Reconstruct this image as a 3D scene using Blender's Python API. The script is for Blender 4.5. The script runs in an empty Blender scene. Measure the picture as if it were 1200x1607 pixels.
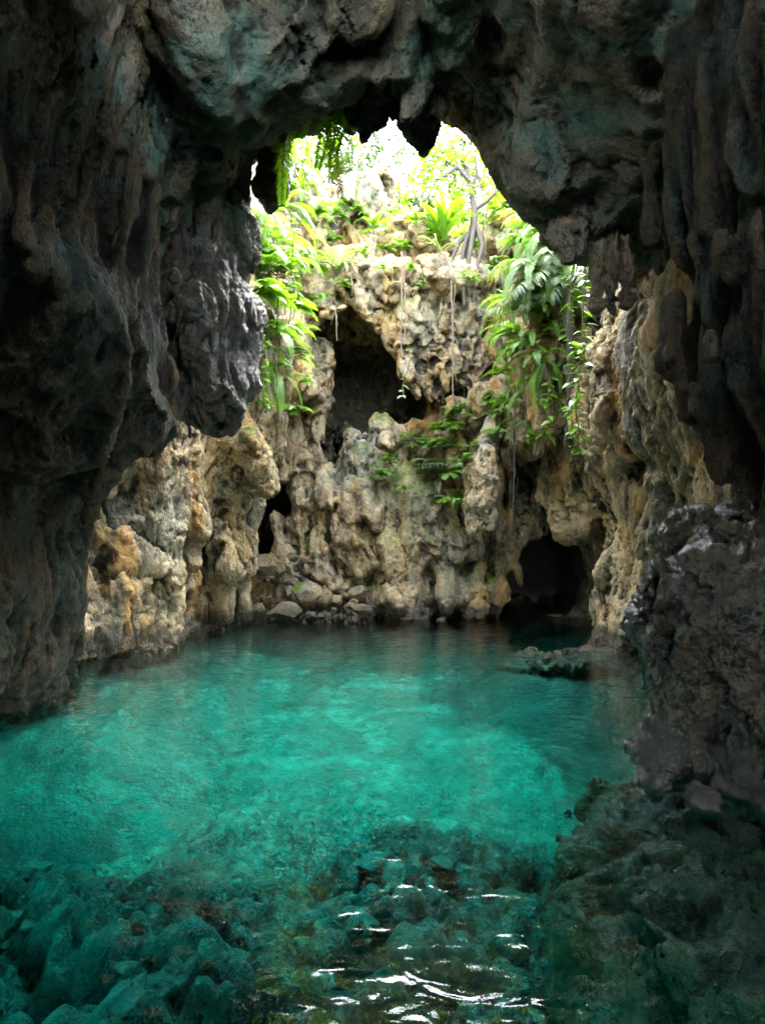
SUN_ELEV, SUN_DIR, SUN_ANGLE, SUN_STRENGTH, SKY_STRENGTH, FILM = 68, 28, 2.0, 0.30, 0.15, 48.0
VEST, GAP, GAP_Y = 0.02, True, 2.8
import bpy, math, random, time
import numpy as np
from mathutils import Vector, Matrix
T0 = time.time()
random.seed(7)
rng = np.random.default_rng(11)
scene = bpy.context.scene
C = scene.collection

# ---------------------------------------------------------------- layout: a surveyor's view from the standing point
F, CX, HY, CAMH = 1071.0, 600.0, 880.0, 1.7
def P(px, py, D):
    return np.array([(px - CX) / F * D, D, CAMH + (HY - py) / F * D])
def XZ(pts, D):
    return np.array([[(a - CX) / F * D, CAMH + (HY - b) / F * D] for a, b in pts])

# ---------------------------------------------------------------- noise
_perm = np.random.default_rng(3).permutation(256).astype(np.int32)
_perm = np.concatenate([_perm, _perm])
_g = np.random.default_rng(4).normal(size=(256, 3)).astype(np.float32)
_g /= np.linalg.norm(_g, axis=1)[:, None]
def noise(p):
    p = p.astype(np.float32)
    i = np.floor(p).astype(np.int32)
    f = p - i
    u = f * f * f * (f * (f * 6 - 15) + 10)
    i &= 255
    x0, y0, z0 = i[:, 0], i[:, 1], i[:, 2]
    x1, y1, z1 = (x0 + 1) & 255, (y0 + 1) & 255, (z0 + 1) & 255
    A0, A1 = _perm[x0], _perm[x1]
    out = None
    def corner(A, yy, zz, dx, dy, dz):
        g = _g[_perm[_perm[A + yy] + zz]]
        return g[:, 0] * (f[:, 0] - dx) + g[:, 1] * (f[:, 1] - dy) + g[:, 2] * (f[:, 2] - dz)
    ux, uy, uz = u[:, 0], u[:, 1], u[:, 2]
    a = corner(A0, y0, z0, 0, 0, 0); b = corner(A1, y0, z0, 1, 0, 0); r00 = a + ux * (b - a)
    a = corner(A0, y1, z0, 0, 1, 0); b = corner(A1, y1, z0, 1, 1, 0); r10 = a + ux * (b - a)
    a = corner(A0, y0, z1, 0, 0, 1); b = corner(A1, y0, z1, 1, 0, 1); r01 = a + ux * (b - a)
    a = corner(A0, y1, z1, 0, 1, 1); b = corner(A1, y1, z1, 1, 1, 1); r11 = a + ux * (b - a)
    r0 = r00 + uy * (r10 - r00); r1 = r01 + uy * (r11 - r01)
    return (r0 + uz * (r1 - r0)) * 1.5
def fbm(p, o=3, lac=2.03, gain=0.5):
    s = 0; a = 1.0
    for k in range(o):
        s = s + a * noise(p + k * 17.3); p = p * lac; a *= gain
    return s
def cells(p):                      # distance to the nearest of scattered points (pits and lumps)
    p = p.astype(np.float32)
    i = np.floor(p).astype(np.int32); f = p - i
    d1 = np.full(len(p), 9.0, np.float32); d2 = d1.copy()
    for ox in (-1, 0, 1):
        for oy in (-1, 0, 1):
            for oz in (-1, 0, 1):
                h = _perm[_perm[_perm[(i[:, 0] + ox) & 255] + ((i[:, 1] + oy) & 255)] + ((i[:, 2] + oz) & 255)]
                q = _g[h] * 0.42 + 0.5
                d = (q[:, 0] + ox - f[:, 0]) ** 2 + (q[:, 1] + oy - f[:, 1]) ** 2 + (q[:, 2] + oz - f[:, 2]) ** 2
                m = d < d1
                d2 = np.where(m, d1, np.minimum(d2, d)); d1 = np.where(m, d, d1)
    return np.sqrt(d1), np.sqrt(d2)

# ---------------------------------------------------------------- distance fields
def smin(a, b, k):
    h = np.clip(0.5 + 0.5 * (b - a) / k, 0, 1)
    return b + (a - b) * h - k * h * (1 - h)
def smax(a, b, k): return -smin(-a, -b, k)
def poly2(x, z, V):
    d = np.full(len(x), 1e9); s = np.ones(len(x))
    n = len(V); j = n - 1
    for i in range(n):
        ex, ez = V[j] - V[i]
        wx, wz = x - V[i][0], z - V[i][1]
        t = np.clip((wx * ex + wz * ez) / (ex * ex + ez * ez), 0, 1)
        bx, bz = wx - ex * t, wz - ez * t
        d = np.minimum(d, bx * bx + bz * bz)
        c1 = z >= V[i][1]; c2 = z < V[j][1]; c3 = ex * wz > ez * wx
        s = np.where((c1 & c2 & c3) | (~c1 & ~c2 & ~c3), -s, s)
        j = i
    return s * np.sqrt(d)
def prism(p, V, y0, y1, k=0.5, shift=None):
    x = p[:, 0] - (shift(p[:, 1]) if shift else 0)
    return smax(poly2(x, p[:, 2], V), np.maximum(y0 - p[:, 1], p[:, 1] - y1), k)
def caps(p, a, b, ra, rb):
    a = np.asarray(a, float); b = np.asarray(b, float)
    ab = b - a; t = np.clip(((p - a) @ ab) / max(ab @ ab, 1e-9), 0, 1)
    return np.linalg.norm(p - a - t[:, None] * ab, axis=1) - (ra + (rb - ra) * t)
def ell(p, c, r):
    q = (p - c) / np.asarray(r, float)
    k = np.linalg.norm(q, axis=1)
    return (k - 1) * min(r)
class Feats:                       # local additions and hollows, each only evaluated near itself
    def __init__(s): s.l = []
    def cap(s, a, b, ra, rb, k=0.15): s.l.append(('c', np.asarray(a, float), np.asarray(b, float), ra, rb, k)); return s
    def line(s, pts, rs, k=0.12):
        for i in range(len(pts) - 1): s.cap(pts[i], pts[i + 1], rs[i], rs[i + 1], k)
        return s
    def blob(s, c, r, k=0.25): s.l.append(('e', np.asarray(c, float), r, k)); return s
    def hole(s, c, r, k=0.25): s.l.append(('h', np.asarray(c, float), r, k)); return s
    def apply(s, p, d):
        d = d.copy()
        for f in s.l:
            if f[0] == 'c':
                m = max(f[3], f[4]) + f[5] + 0.5
                lo = np.minimum(f[1], f[2]) - m; hi = np.maximum(f[1], f[2]) + m
            else:
                m = np.asarray(f[2]) + f[3] + 0.5
                lo = f[1] - m; hi = f[1] + m
            i = np.nonzero(((p > lo) & (p < hi)).all(1))[0]
            if not len(i): continue
            if f[0] == 'c': d[i] = smin(d[i], caps(p[i], f[1], f[2], f[3], f[4]), f[5])
            elif f[0] == 'e': d[i] = smin(d[i], ell(p[i], f[1], f[2]), f[3])
            else: d[i] = smax(d[i], -ell(p[i], f[1], f[2]), f[3])
        return d

def polygonise(f, lo, hi, h):
    """surface of f(p) < 0 inside the box, as vertices and quads"""
    lo = np.asarray(lo, float); hi = np.asarray(hi, float)
    K = 4
    nc = np.ceil((hi - lo) / (h * K)).astype(int)
    gc = np.stack(np.meshgrid(*[np.arange(n) for n in nc], indexing='ij'), -1).reshape(-1, 3)
    dc = np.empty(len(gc), np.float32)
    for s in range(0, len(gc), 400000):
        dc[s:s + 400000] = f(lo + (gc[s:s + 400000] * K + (K - 1) / 2) * h)
    act = np.nonzero(np.abs(dc) < h * K * 1.9)[0]
    V = np.repeat(np.repeat(np.repeat(dc.reshape(nc), K, 0), K, 1), K, 2)
    sub = np.stack(np.meshgrid(*[np.arange(K)] * 3, indexing='ij'), -1).reshape(-1, 3)
    for s in range(0, len(act), 6000):
        g = (gc[act[s:s + 6000]][:, None] * K + sub[None]).reshape(-1, 3)
        V[g[:, 0], g[:, 1], g[:, 2]] = f(lo + g * h)
    ins = V < 0
    n = np.array(V.shape) - 1
    cnt = np.zeros(n, np.int8)
    offs = [(a, b, c) for a in (0, 1) for b in (0, 1) for c in (0, 1)]
    for o in offs: cnt += ins[o[0]:o[0] + n[0], o[1]:o[1] + n[1], o[2]:o[2] + n[2]]
    ci = np.argwhere((cnt > 0) & (cnt < 8))
    val = {o: V[ci[:, 0] + o[0], ci[:, 1] + o[1], ci[:, 2] + o[2]] for o in offs}
    acc = np.zeros((len(ci), 3)); num = np.zeros(len(ci))
    for o in offs:
        for ax in range(3):
            if o[ax]: continue
            q = list(o); q[ax] = 1; q = tuple(q)
            a, b = val[o], val[q]
            m = (a < 0) != (b < 0)
            t = np.where(m, a / np.where(a == b, 1, a - b), 0)
            pt = np.tile(np.array(o, float), (len(ci), 1)); pt[:, ax] = t
            acc += pt * m[:, None]; num += m
    vert = lo + (ci + acc / num[:, None]) * h
    vid = np.full(n, -1, np.int32)
    vid[ci[:, 0], ci[:, 1], ci[:, 2]] = np.arange(len(ci))
    quads = []
    for ax in range(3):
        sl0 = [slice(None)] * 3; sl1 = [slice(None)] * 3
        sl0[ax] = slice(0, -1); sl1[ax] = slice(1, None)
        ch = ins[tuple(sl0)] != ins[tuple(sl1)]
        e = np.argwhere(ch)
        b, c = (ax + 1) % 3, (ax + 2) % 3
        e = e[(e[:, b] > 0) & (e[:, c] > 0) & (e[:, b] < n[b]) & (e[:, c] < n[c])]
        def at(db, dc_):
            q = e.copy(); q[:, b] += db; q[:, c] += dc_
            return vid[q[:, 0], q[:, 1], q[:, 2]]
        Q = np.stack([at(-1, -1), at(0, -1), at(0, 0), at(-1, 0)], 1)
        flip = ~ins[e[:, 0], e[:, 1], e[:, 2]]
        Q[flip] = Q[flip][:, ::-1]
        quads.append(Q)
    return vert, np.concatenate(quads)

def vnormals(v, q):
    fn = np.cross(v[q[:, 2]] - v[q[:, 0]], v[q[:, 3]] - v[q[:, 1]])
    n = np.zeros_like(v)
    for k in range(q.shape[1]):
        for a in range(3):
            n[:, a] += np.bincount(q[:, k], fn[:, a], len(v))
    return n / np.maximum(np.linalg.norm(n, axis=1), 1e-9)[:, None]

def mesh_from(name, v, faces, mat, smooth=True, relief=None):
    me = bpy.data.meshes.new(name)
    v = np.asarray(v, np.float32)
    if isinstance(faces, np.ndarray):
        k = faces.shape[1]
        me.vertices.add(len(v)); me.vertices.foreach_set('co', v.ravel())
        me.loops.add(faces.size); me.loops.foreach_set('vertex_index', faces.astype(np.int32).ravel())
        me.polygons.add(len(faces)); me.polygons.foreach_set('loop_start', np.arange(0, faces.size, k, dtype=np.int32))
        me.update(calc_edges=True)
    else:
        me.from_pydata([tuple(x) for x in v], [], faces)
    me.polygons.foreach_set('use_smooth', np.full(len(me.polygons), smooth))
    me.materials.append(mat)
    if relief is not None:
        at = me.attributes.new('relief', 'FLOAT', 'POINT'); at.data.foreach_set('value', np.asarray(relief, np.float32))
    me.update()
    return me
def obj(name, me, parent=None, loc=None):
    o = bpy.data.objects.new(name, me); C.objects.link(o)
    if loc is not None: o.location = loc
    if parent: o.parent = parent
    return o
def tag(o, label=None, cat=None, group=None, kind=None):
    if label: o['label'] = label
    if cat: o['category'] = cat
    if group: o['group'] = group
    if kind: o['kind'] = kind
    return o
def empty(name, loc, label, cat, group=None):
    o = bpy.data.objects.new(name, None); C.objects.link(o); o.location = loc
    o.empty_display_size = 0.1
    return tag(o, label, cat, group)

def facet(p):                      # broken blocks: every block has its own tilted face
    p = p.astype(np.float32)
    i = np.floor(p).astype(np.int32); f = p - i
    d1 = np.full(len(p), 9.0, np.float32); val = np.zeros(len(p), np.float32)
    for ox in (-1, 0, 1):
        for oy in (-1, 0, 1):
            for oz in (-1, 0, 1):
                h = _perm[_perm[_perm[(i[:, 0] + ox) & 255] + ((i[:, 1] + oy) & 255)] + ((i[:, 2] + oz) & 255)]
                q = _g[h] * 0.42 + 0.5
                e = np.stack([f[:, 0] - q[:, 0] - ox, f[:, 1] - q[:, 1] - oy, f[:, 2] - q[:, 2] - oz], 1)
                d = (e * e).sum(1); m = d < d1
                g = _g[(h * 7 + 13) & 255]
                val = np.where(m, (e * g).sum(1) * 0.9 + (h & 15) / 15.0 - 0.5, val); d1 = np.where(m, d, d1)
    return val

# detail laid on a rock surface: flow ridges, crests, broken faces, cracks, pits
def rock_detail(v, q, amp=1.0, flute=1.0, pits=0.6, crack=0.5, fac=0.6, freq=1.0, mask=None):
    n = vnormals(v, q)
    p = v * freq
    w = p + 0.22 * np.stack([noise(p * 1.3 + 5), noise(p * 1.3 + 25), noise(p * 1.3 + 45)], 1)
    rag = w + 0.10 * np.stack([noise(p * 4 + 5), noise(p * 4 + 25), noise(p * 4 + 45)], 1)
    side = np.clip(1.15 - np.abs(n[:, 2]), 0.15, 1)
    d = 0.085 * flute * side * (0.28 - np.abs(noise(w * [4.2, 4.2, 0.55])))                       # sharp-edged curtains
    d += 0.035 * flute * side * (0.28 - np.abs(noise(w * [10, 10, 1.5] + 70)))
    d += 0.05 * flute * side * (np.abs(noise(w * [6, 6, 0.8] + 31)) - 0.25)                       # round flow ribs
    blk = np.clip(noise(p * 0.55 + 120) * 2.2 + 0.6, 0, 1)
    if fac:
        d += fac * blk * (0.15 * facet(rag * [1.15, 1.15, 0.9]) + 0.07 * facet(rag * [2.9, 2.9, 2.5] + 9.4))
    d += 0.065 * (0.28 - np.abs(noise(w * [2.4, 2.4, 1.5] + 55)))
    d += 0.030 * (0.28 - np.abs(noise(w * [5.6, 5.6, 3.6] + 65)))
    d += 0.018 * (0.28 - np.abs(noise(rag * 9.5 + 19))) + 0.016 * fbm(p * 14, 2)
    if crack:
        m = np.clip(noise(p * 0.5 + 33) * 2 + 0.5, 0, 1)
        a = np.abs(noise(rag * [1.1, 1.1, 0.7] + 90))
        d -= crack * m * 0.12 * np.clip(1 - a / 0.035, 0, 1)
        a = np.abs(noise(rag * [2.3, 2.3, 1.9] + 95))
        d -= crack * m * 0.06 * np.clip(1 - a / 0.05, 0, 1)
    if pits:
        c1, c2 = cells(rag * [3.6, 3.6, 2.8] + 3.7)
        mk = np.clip(noise(p * 0.7 + 60) * 2.2 + 0.2, 0, 1)
        d -= pits * 0.10 * mk * np.clip(0.40 - c1, 0, 1) / 0.40
    if mask is not None: d = d * mask(v)
    return v + n * (d * amp)[:, None]

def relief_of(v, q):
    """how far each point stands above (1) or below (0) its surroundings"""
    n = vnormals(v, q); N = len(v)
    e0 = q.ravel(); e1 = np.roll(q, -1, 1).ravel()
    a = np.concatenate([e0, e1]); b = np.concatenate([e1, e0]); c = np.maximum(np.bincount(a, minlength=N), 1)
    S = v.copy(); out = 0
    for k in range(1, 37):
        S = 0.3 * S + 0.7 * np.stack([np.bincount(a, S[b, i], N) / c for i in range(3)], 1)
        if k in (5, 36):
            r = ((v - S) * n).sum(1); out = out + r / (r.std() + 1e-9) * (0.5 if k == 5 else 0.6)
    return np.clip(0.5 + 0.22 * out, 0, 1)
def rock(name, f, lo, hi, h, mat, detail=None):
    t = time.time()
    v, q = polygonise(f, lo, hi, h)
    v = rock_detail(v, q, **(detail or {}))
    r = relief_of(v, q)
    print(f'{name}: {len(v)} verts {time.time() - t:.1f}s', flush=True)
    return v, q, r
# ---------------------------------------------------------------- rock masses
def rough(p, big=0.3, flute=0.18, lump=0.14, fz=0.22, ff=1.5, seed=0.0, warp=0.35):
    w = p + warp * np.stack([noise(p * 0.8 + seed), noise(p * 0.8 + seed + 31), noise(p * 0.8 + seed + 62)], 1)
    r = big * fbm(w * 0.55 + seed, 2)
    if not np.isscalar(flute) or flute: r = r + flute * (np.abs(noise(w * [ff, ff, ff * fz] + seed + 7)) * 2 - 0.6)
    if lump: r = r + lump * (0.6 - np.abs(noise(w * [1.7, 1.7, 1.2] + seed + 13)) * 2)
    return r
def on_x(px, py, x):               # the point of the wall plane at x seen in that direction
    return P(px, py, x * F / (px - CX))

def fins(s_, z, gap, seed):          # hanging stone curtains: parallel sharp-edged folds, uneven in depth
    q = np.stack([s_ * 0.7, z * 0.22, 0 * s_ + seed], 1)
    t = s_ / gap + 0.75 * noise(q) + 0.3 * noise(q * 2.6 + 5)
    f = 1 - np.abs(2 * (t - np.floor(t)) - 1)
    k = np.floor(t)
    return f ** 1.6 * (0.65 + 0.7 * np.abs(noise(np.stack([k * 1.37 + seed, z * 0.3, k * 0.71], 1)))) - 0.35
SC = globals().get('DETAIL', 1.0)   # voxel scale
rocks = {}

# near wall on the left with its stone curtains
VL = XZ([(-600, -500), (258, -500), (264, 0), (275, 120), (279, 230), (268, 330), (258, 400), (262, 470), (280, 560), (262, 640), (240, 690),
         (205, 740), (165, 790), (150, 830), (146, 880), (150, 940), (140, 1000), (105, 1070), (98, 1092), (-60, 1112), (-600, 1130)], 9.0)
FL = Feats()
def curtain(F_, pts, x, r0, r1, k=0.1, push=0.0):
    q = [on_x(a, b, x + push) for a, b in pts]
    n = len(q)
    F_.line(q, [(r0 + (r1 - r0) * i / (n - 1)) * (1.0, 0.7, 0.25)[max(0, i - n + 3)] for i in range(n)], k)
for pts in ([(150, 60), (147, 200), (143, 280), (118, 340), (98, 400), (72, 425)], [(175, 90), (166, 220), (150, 330), (122, 420), (100, 470)],
            [(208, 110), (207, 210), (196, 310), (188, 360), (160, 420), (130, 490)], [(222, 130), (214, 240), (205, 330), (188, 400), (150, 480)],
            [(250, 130), (263, 190), (272, 260), (240, 310), (232, 380), (224, 480), (215, 540)], [(262, 210), (274, 290), (276, 350), (272, 420), (283, 480), (275, 540)],
            [(120, 40), (118, 200), (104, 330), (80, 390)], [(90, 60), (86, 220), (70, 330), (45, 420)], [(60, 60), (52, 220), (30, 380)]):
    curtain(FL, pts, -2.52, 0.022, 0.04, 0.05); curtain(FL, pts, -2.62, 0.035, 0.06, 0.06); curtain(FL, pts, -2.74, 0.06, 0.10, 0.10)
FL.blob(P(95, 565, 6.3), (0.55, 1.0, 0.62), 0.35)
FL.blob(P(190, 640, 8.0), (0.35, 0.9, 0.55), 0.3)
FL.line([P(60, 470, 5.6), P(70, 520, 5.8)], [0.3, 0.35], 0.3)
FL.line([P(30, 720, 6.2), P(130, 690, 7.4), P(215, 650, 8.6), P(268, 600, 9.0)], [0.3, 0.3, 0.28, 0.2], 0.3)
FL.line([P(130, 760, 7.6), P(165, 720, 8.3), P(240, 650, 8.9)], [0.25, 0.25, 0.2], 0.25)
FL.hole(P(95, 860, 6.6), (0.7, 1.6, 0.5), 0.5)
FL.hole(P(60, 1000, 6.8), (0.6, 1.4, 0.5), 0.4)
def f_left(p):
    d = prism(p, VL, -4.0, 9.1, 0.5)
    d = FL.apply(p, d)
    up = np.clip((p[:, 2] - 3.9) / 0.7, 0, 1)
    d = d - rough(p, 0.10, 0.0, 0.0, 0.16, 2.0, 1.0) * (1 - 0.6 * up) + 0.05 * up
    w = p + 0.25 * np.stack([noise(p * 0.7), noise(p * 0.7 + 9), 0 * up], 1)
    s_ = p[:, 1] - 0.38 * p[:, 2]
    d = d - up * (0.13 * fins(s_, p[:, 2], 0.47, 3.3) + 0.045 * fins(s_, p[:, 2], 0.17, 8.3))
    lo_ = 1 - up
    d = d - lo_ * 0.18 * (0.55 - np.abs(noise(w * [1.0, 1.0, 0.7] + 27)) * 2) - lo_ * 0.07 * (0.5 - np.abs(noise(w * [2.6, 2.6, 1.2] + 37)) * 2)
    return d
rocks['left'] = rock('left', f_left, (-5.6, 3.6, -3.0), (-1.6, 10.2, 10.0), 0.032 * SC, None, dict(amp=0.55, flute=0.8, pits=0.2, crack=0.7, fac=0.6, freq=1.5, mask=lambda v: 1 - 0.72 * np.clip((v[:, 2] - 3.7) / 0.6, 0, 1)))

# near wall on the right
VR = XZ([(1900, -500), (1064, -500), (1060, 0), (1052, 120), (1032, 220), (1018, 290), (1024, 370), (1042, 450), (1058, 520), (1056, 580), (1070, 640),
         (1098, 690), (1125, 730), (1132, 790), (1120, 840), (1130, 900), (1250, 1000), (1300, 1700), (1900, 1700)], 6.5)
FR = Feats()
for pts in ([(1100, 60), (1112, 160), (1096, 220), (1100, 290), (1118, 350), (1145, 410), (1158, 480)], [(1150, 40), (1135, 130), (1110, 200)],
            [(1060, 40), (1070, 150), (1052, 230), (1022, 280), (1022, 350), (1036, 420)], [(1190, 200), (1180, 300), (1190, 420)], [(1080, 300), (1085, 380), (1100, 460), (1120, 560)], [(1045, 470), (1062, 560), (1090, 640)]):
    curtain(FR, pts, 2.60, 0.03, 0.05, 0.08); curtain(FR, pts, 2.70, 0.06, 0.09, 0.12)
FR.line([P(1068, 470, 6.2), P(1062, 560, 6.2), P(1085, 650, 6.2), P(1130, 720, 6.0)], [0.12, 0.1, 0.1, 0.08], 0.12)
def f_right(p):
    d = prism(p, VR, -4.0, 6.5, 0.45)
    d = FR.apply(p, d)
    d = d - 0.12 * fins(p[:, 1] + 0.15 * p[:, 2], p[:, 2], 0.55, 5.1) - 0.05 * fins(p[:, 1] + 0.15 * p[:, 2], p[:, 2], 0.2, 6.1)
    return d - rough(p, 0.09, 0.05, 0.04, 0.12, 1.8, 21.0) - 0.08 * (0.55 - np.abs(noise(p * [3.4, 3.4, 0.22] + 17)) * 2)
rocks['right'] = rock('right', f_right, (1.6, 3.2, 0.3), (5.2, 7.3, 8.6), 0.032 * SC, None, dict(amp=0.35, flute=1.0, pits=0.1, fac=0.2, freq=1.5))

# wet rock under it, at the water
VW = XZ([(1900, 640), (1240, 720), (1130, 800), (1078, 826), (1050, 855), (1052, 905), (1034, 955), (1020, 1030), (1028, 1095), (1018, 1150), (1006, 1210), (1050, 1290), (1080, 1500), (1900, 1500)], 5.5)
FW = Feats()
FW.blob(P(1080, 850, 5.9), (0.22, 0.4, 0.26), 0.12).blob(P(1150, 960, 4.9), (0.55, 0.6, 0.55), 0.2).blob(P(1060, 1000, 5.4), (0.26, 0.4, 0.4), 0.15)
FW.line([P(1120, 880, 5.3), P(1100, 980, 5.2), P(1060, 1150, 5.2), P(1030, 1210, 5.2)], [0.25, 0.22, 0.2, 0.18], 0.12)
FW.line([P(1180, 900, 4.9), P(1160, 1080, 4.8), P(1110, 1240, 4.8)], [0.3, 0.26, 0.2], 0.12)
FW.hole(P(1190, 1240, 4.3), (0.25, 0.5, 0.25), 0.2).hole(P(1095, 1070, 5.3), (0.1, 0.4, 0.35), 0.15).hole(P(1130, 1190, 4.9), (0.12, 0.3, 0.3), 0.12)
def f_wet(p):
    sh = lambda y: 0.10 * (5.5 - y) + 0.36
    d = prism(p, VW, 1.2, 6.35, 0.35, sh)
    d = smax(d, (p[:, 2] - 0.25 - 1.05 * (p[:, 1] - 3.7) - 0.55 * (p[:, 0] - 2.2)) * 0.62, 0.3)
    d = FW.apply(p, d)
    return d - rough(p * 1.4, 0.16, 0.10, 0.13, 0.45, 1.8, 41.0) / 1.4
rocks['wet'] = rock('wet', f_wet, (1.5, 2.2, -2.6), (4.8, 7.0, 3.4), 0.026 * SC, None, dict(amp=0.95, flute=0.6, pits=0.5, fac=0.9, freq=1.9))

# roof
VC = XZ([(-400, 700), (180, 500), (262, 478), (286, 420), (312, 340), (330, 262), (352, 232), (400, 216), (452, 192), (500, 178), (556, 180), (600, 172), (690, 170), (738, 220), (782, 286),
         (840, 316), (896, 346), (932, 362), (975, 378), (1040, 390), (1500, 420), (1500, -150), (-400, -150)], 10.0)
FC = Feats()
FC.line([P(452, 196, 9.8), P(500, 130, 9.2), P(545, 50, 8.2), P(560, -20, 7.5)], [0.16, 0.2, 0.25, 0.3], 0.2)          # rib beside the hollow
FC.hole(P(545, 110, 9.2), (0.5, 1.1, 0.55), 0.2)
FC.line([P(735, 60, 8.6), P(760, 150, 9.3), P(800, 230, 9.8), P(850, 300, 10)], [0.25, 0.3, 0.32, 0.3], 0.2)             # trunk-like lobe on the right
FC.line([P(700, -10, 7.6), P(745, 90, 8.8), P(800, 170, 9.3), P(830, 260, 9.7)], [0.22, 0.25, 0.25, 0.2], 0.15)
FC.blob(P(880, 220, 9.2), (0.75, 0.9, 0.8), 0.3).blob(P(930, 130, 8.5), (0.6, 0.8, 0.6), 0.25).blob(P(1000, 260, 9.2), (0.5, 0.9, 0.7), 0.25)
FC.line([P(850, 290, 9.8), P(900, 325, 9.6), P(932, 352, 9.5)], [0.3, 0.26, 0.18], 0.12)
FC.blob(P(420, 110, 8.3), (0.8, 1.0, 0.6), 0.3).blob(P(330, 90, 7.8), (0.5, 1.2, 0.6), 0.25).blob(P(320, 190, 9.0), (0.45, 0.9, 0.5), 0.2)
FC.line([P(300, 240, 9.6), P(350, 205, 9.7), P(390, 195, 9.8), P(450, 170, 9.9)], [0.14, 0.16, 0.2, 0.14], 0.1)
FC.line([P(300, 300, 9.9), P(345, 262, 9.9), P(400, 215, 9.9)], [0.22, 0.2, 0.18], 0.15)
# the pale slab and the pillar that carry the roof on either side
FC.line([P(330, 300, 10.6), P(350, 360, 10.7), P(345, 420, 10.8)], [0.45, 0.4, 0.3], 0.3)
FC.line([P(395, 225, 10.2), P(370, 300, 10.6), P(345, 390, 10.9)], [0.24, 0.2, 0.12], 0.12)
FC.line([P(960, 330, 9.6), P(958, 420, 9.7), P(962, 500, 9.8)], [0.2, 0.15, 0.08], 0.12)
FC.line([P(985, 320, 9.4), P(992, 370, 9.5)], [0.2, 0.1], 0.15)
for k in range(46):                 # drips in the middle, thick at the root
    px = rng.uniform(525, 735); D = rng.uniform(7.9, 10.0); top = P(px, 880 - 6.9 / D * F, D)
    L = rng.uniform(0.3, 1.0) * (1.15 - abs(px - 640) / 200) + max(0, 9.2 - D) * 0.35; r = rng.uniform(0.07, 0.2)
    FC.cap(top + [0, 0, 0.2], top - [rng.uniform(-.06, .06), 0, L], r * 1.5, r * 0.5, 0.14)
def f_ceil(p):
    dip = 0.02 * (10 - p[:, 1])
    q = p + np.stack([0 * dip, 0 * dip, dip], 1)
    bend = np.clip(np.abs(p[:, 0] - 0.3) / 3, 0, 1)
    d = smax(poly2(p[:, 0], q[:, 2] - 0.16, VC), np.maximum(-4 - p[:, 1], p[:, 1] - 10.4 - 0.9 * bend), 0.6)
    d = FC.apply(p, d)
    mid = np.clip(1.3 - np.abs(p[:, 0] - 0.4) / 1.2, 0, 1)
    return d - rough(p, 0.26, 0.03 + 0.1 * mid, 0.10, 0.5, 1.4, 81.0)
rocks['ceiling'] = rock('ceiling', f_ceil, (-4.6, 4.6, 3.4), (5.6, 12.2, 10.6), 0.045 * SC, None, dict(amp=0.6, flute=0.25, pits=0.7, crack=1.2, fac=0.8, freq=1.1))

# the hanging bulge on the left
FB = Feats()
FB.line([P(312, 225, 9.8), P(318, 320, 9.9), P(335, 420, 10.0), P(345, 500, 10.1), P(345, 600, 10.2), P(338, 650, 10.2)], [0.25, 0.2, 0.24, 0.5, 0.55, 0.3], 0.25)
FB.line([P(330, 300, 9.9), P(350, 400, 10.2), P(390, 490, 10.3), P(392, 600, 10.4), P(372, 650, 10.3)], [0.14, 0.18, 0.3, 0.26, 0.25], 0.12)
FB.line([P(300, 470, 9.7), P(306, 600, 9.9), P(316, 680, 10.0)], [0.26, 0.22, 0.1], 0.1)
FB.line([P(325, 490, 9.5), P(322, 560, 9.6), P(335, 610, 9.8)], [0.26, 0.2, 0.1], 0.1)
FB.line([P(360, 560, 9.8), P(358, 640, 9.9)], [0.14, 0.12], 0.1)
FB.blob(P(355, 625, 9.95), (0.36, 0.4, 0.32), 0.12)
FB.line([P(272, 470, 9.7), P(276, 560, 9.8), P(284, 620, 9.9)], [0.3, 0.3, 0.1], 0.12)
FB.line([P(290, 330, 9.6), P(296, 420, 9.6), P(285, 500, 9.6)], [0.16, 0.14, 0.18], 0.1)
def f_bulge(p):
    p = p + np.array([0.14, 0, 0])
    d = FB.apply(p, np.full(len(p), 0.9))
    return d - rough(p * 1.3, 0.08, 0.13, 0.07, 0.18, 2.4, 121.0) / 1.3
rocks['bulge'] = rock('bulge', f_bulge, (-4.0, 8.4, 2.8), (-1.3, 11.6, 8.6), 0.03 * SC, None, dict(amp=0.8, flute=1.5, pits=0.3, freq=1.3))

# sunlit wall behind on the left
VM = XZ([(-700, -700), (380, -700), (385, 150), (395, 250), (420, 380), (440, 470), (448, 560), (440, 640), (425, 720), (408, 780), (388, 830), (375, 880), (350, 940), (338, 990), (330, 1300), (-700, 1300)], 17.0)
FM = Feats()
FM.line([P(215, 1010, 13.4), P(220, 900, 13.5), P(228, 800, 13.6), P(250, 690, 13.6), P(262, 600, 13.4)], [0.85, 0.7, 0.72, 0.6, 0.7], 0.18)
FM.line([P(262, 990, 13.9), P(258, 915, 13.9)], [0.5, 0.45], 0.2)
FM.line([P(180, 1010, 12.6), P(185, 930, 12.6), P(175, 850, 12.7)], [0.45, 0.4, 0.42], 0.15)
FM.line([P(300, 880, 14.9), P(292, 800, 14.9), P(282, 700, 14.6)], [0.24, 0.3, 0.3], 0.15)
FM.line([P(345, 960, 16.6), P(342, 870, 16.6), P(340, 800, 16.5), P(352, 740, 16.3)], [0.38, 0.66, 0.56, 0.42], 0.15)
FM.line([P(352, 890, 16.3), P(338, 830, 16.3)], [0.5, 0.42], 0.15)
FM.line([P(385, 960, 18.4), P(378, 880, 18.2), P(384, 800, 17.8)], [0.35, 0.3, 0.3], 0.2)
FM.line([P(365, 690, 15.8), P(400, 730, 16.2), P(420, 760, 16.4)], [0.55, 0.42, 0.2], 0.25)
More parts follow.
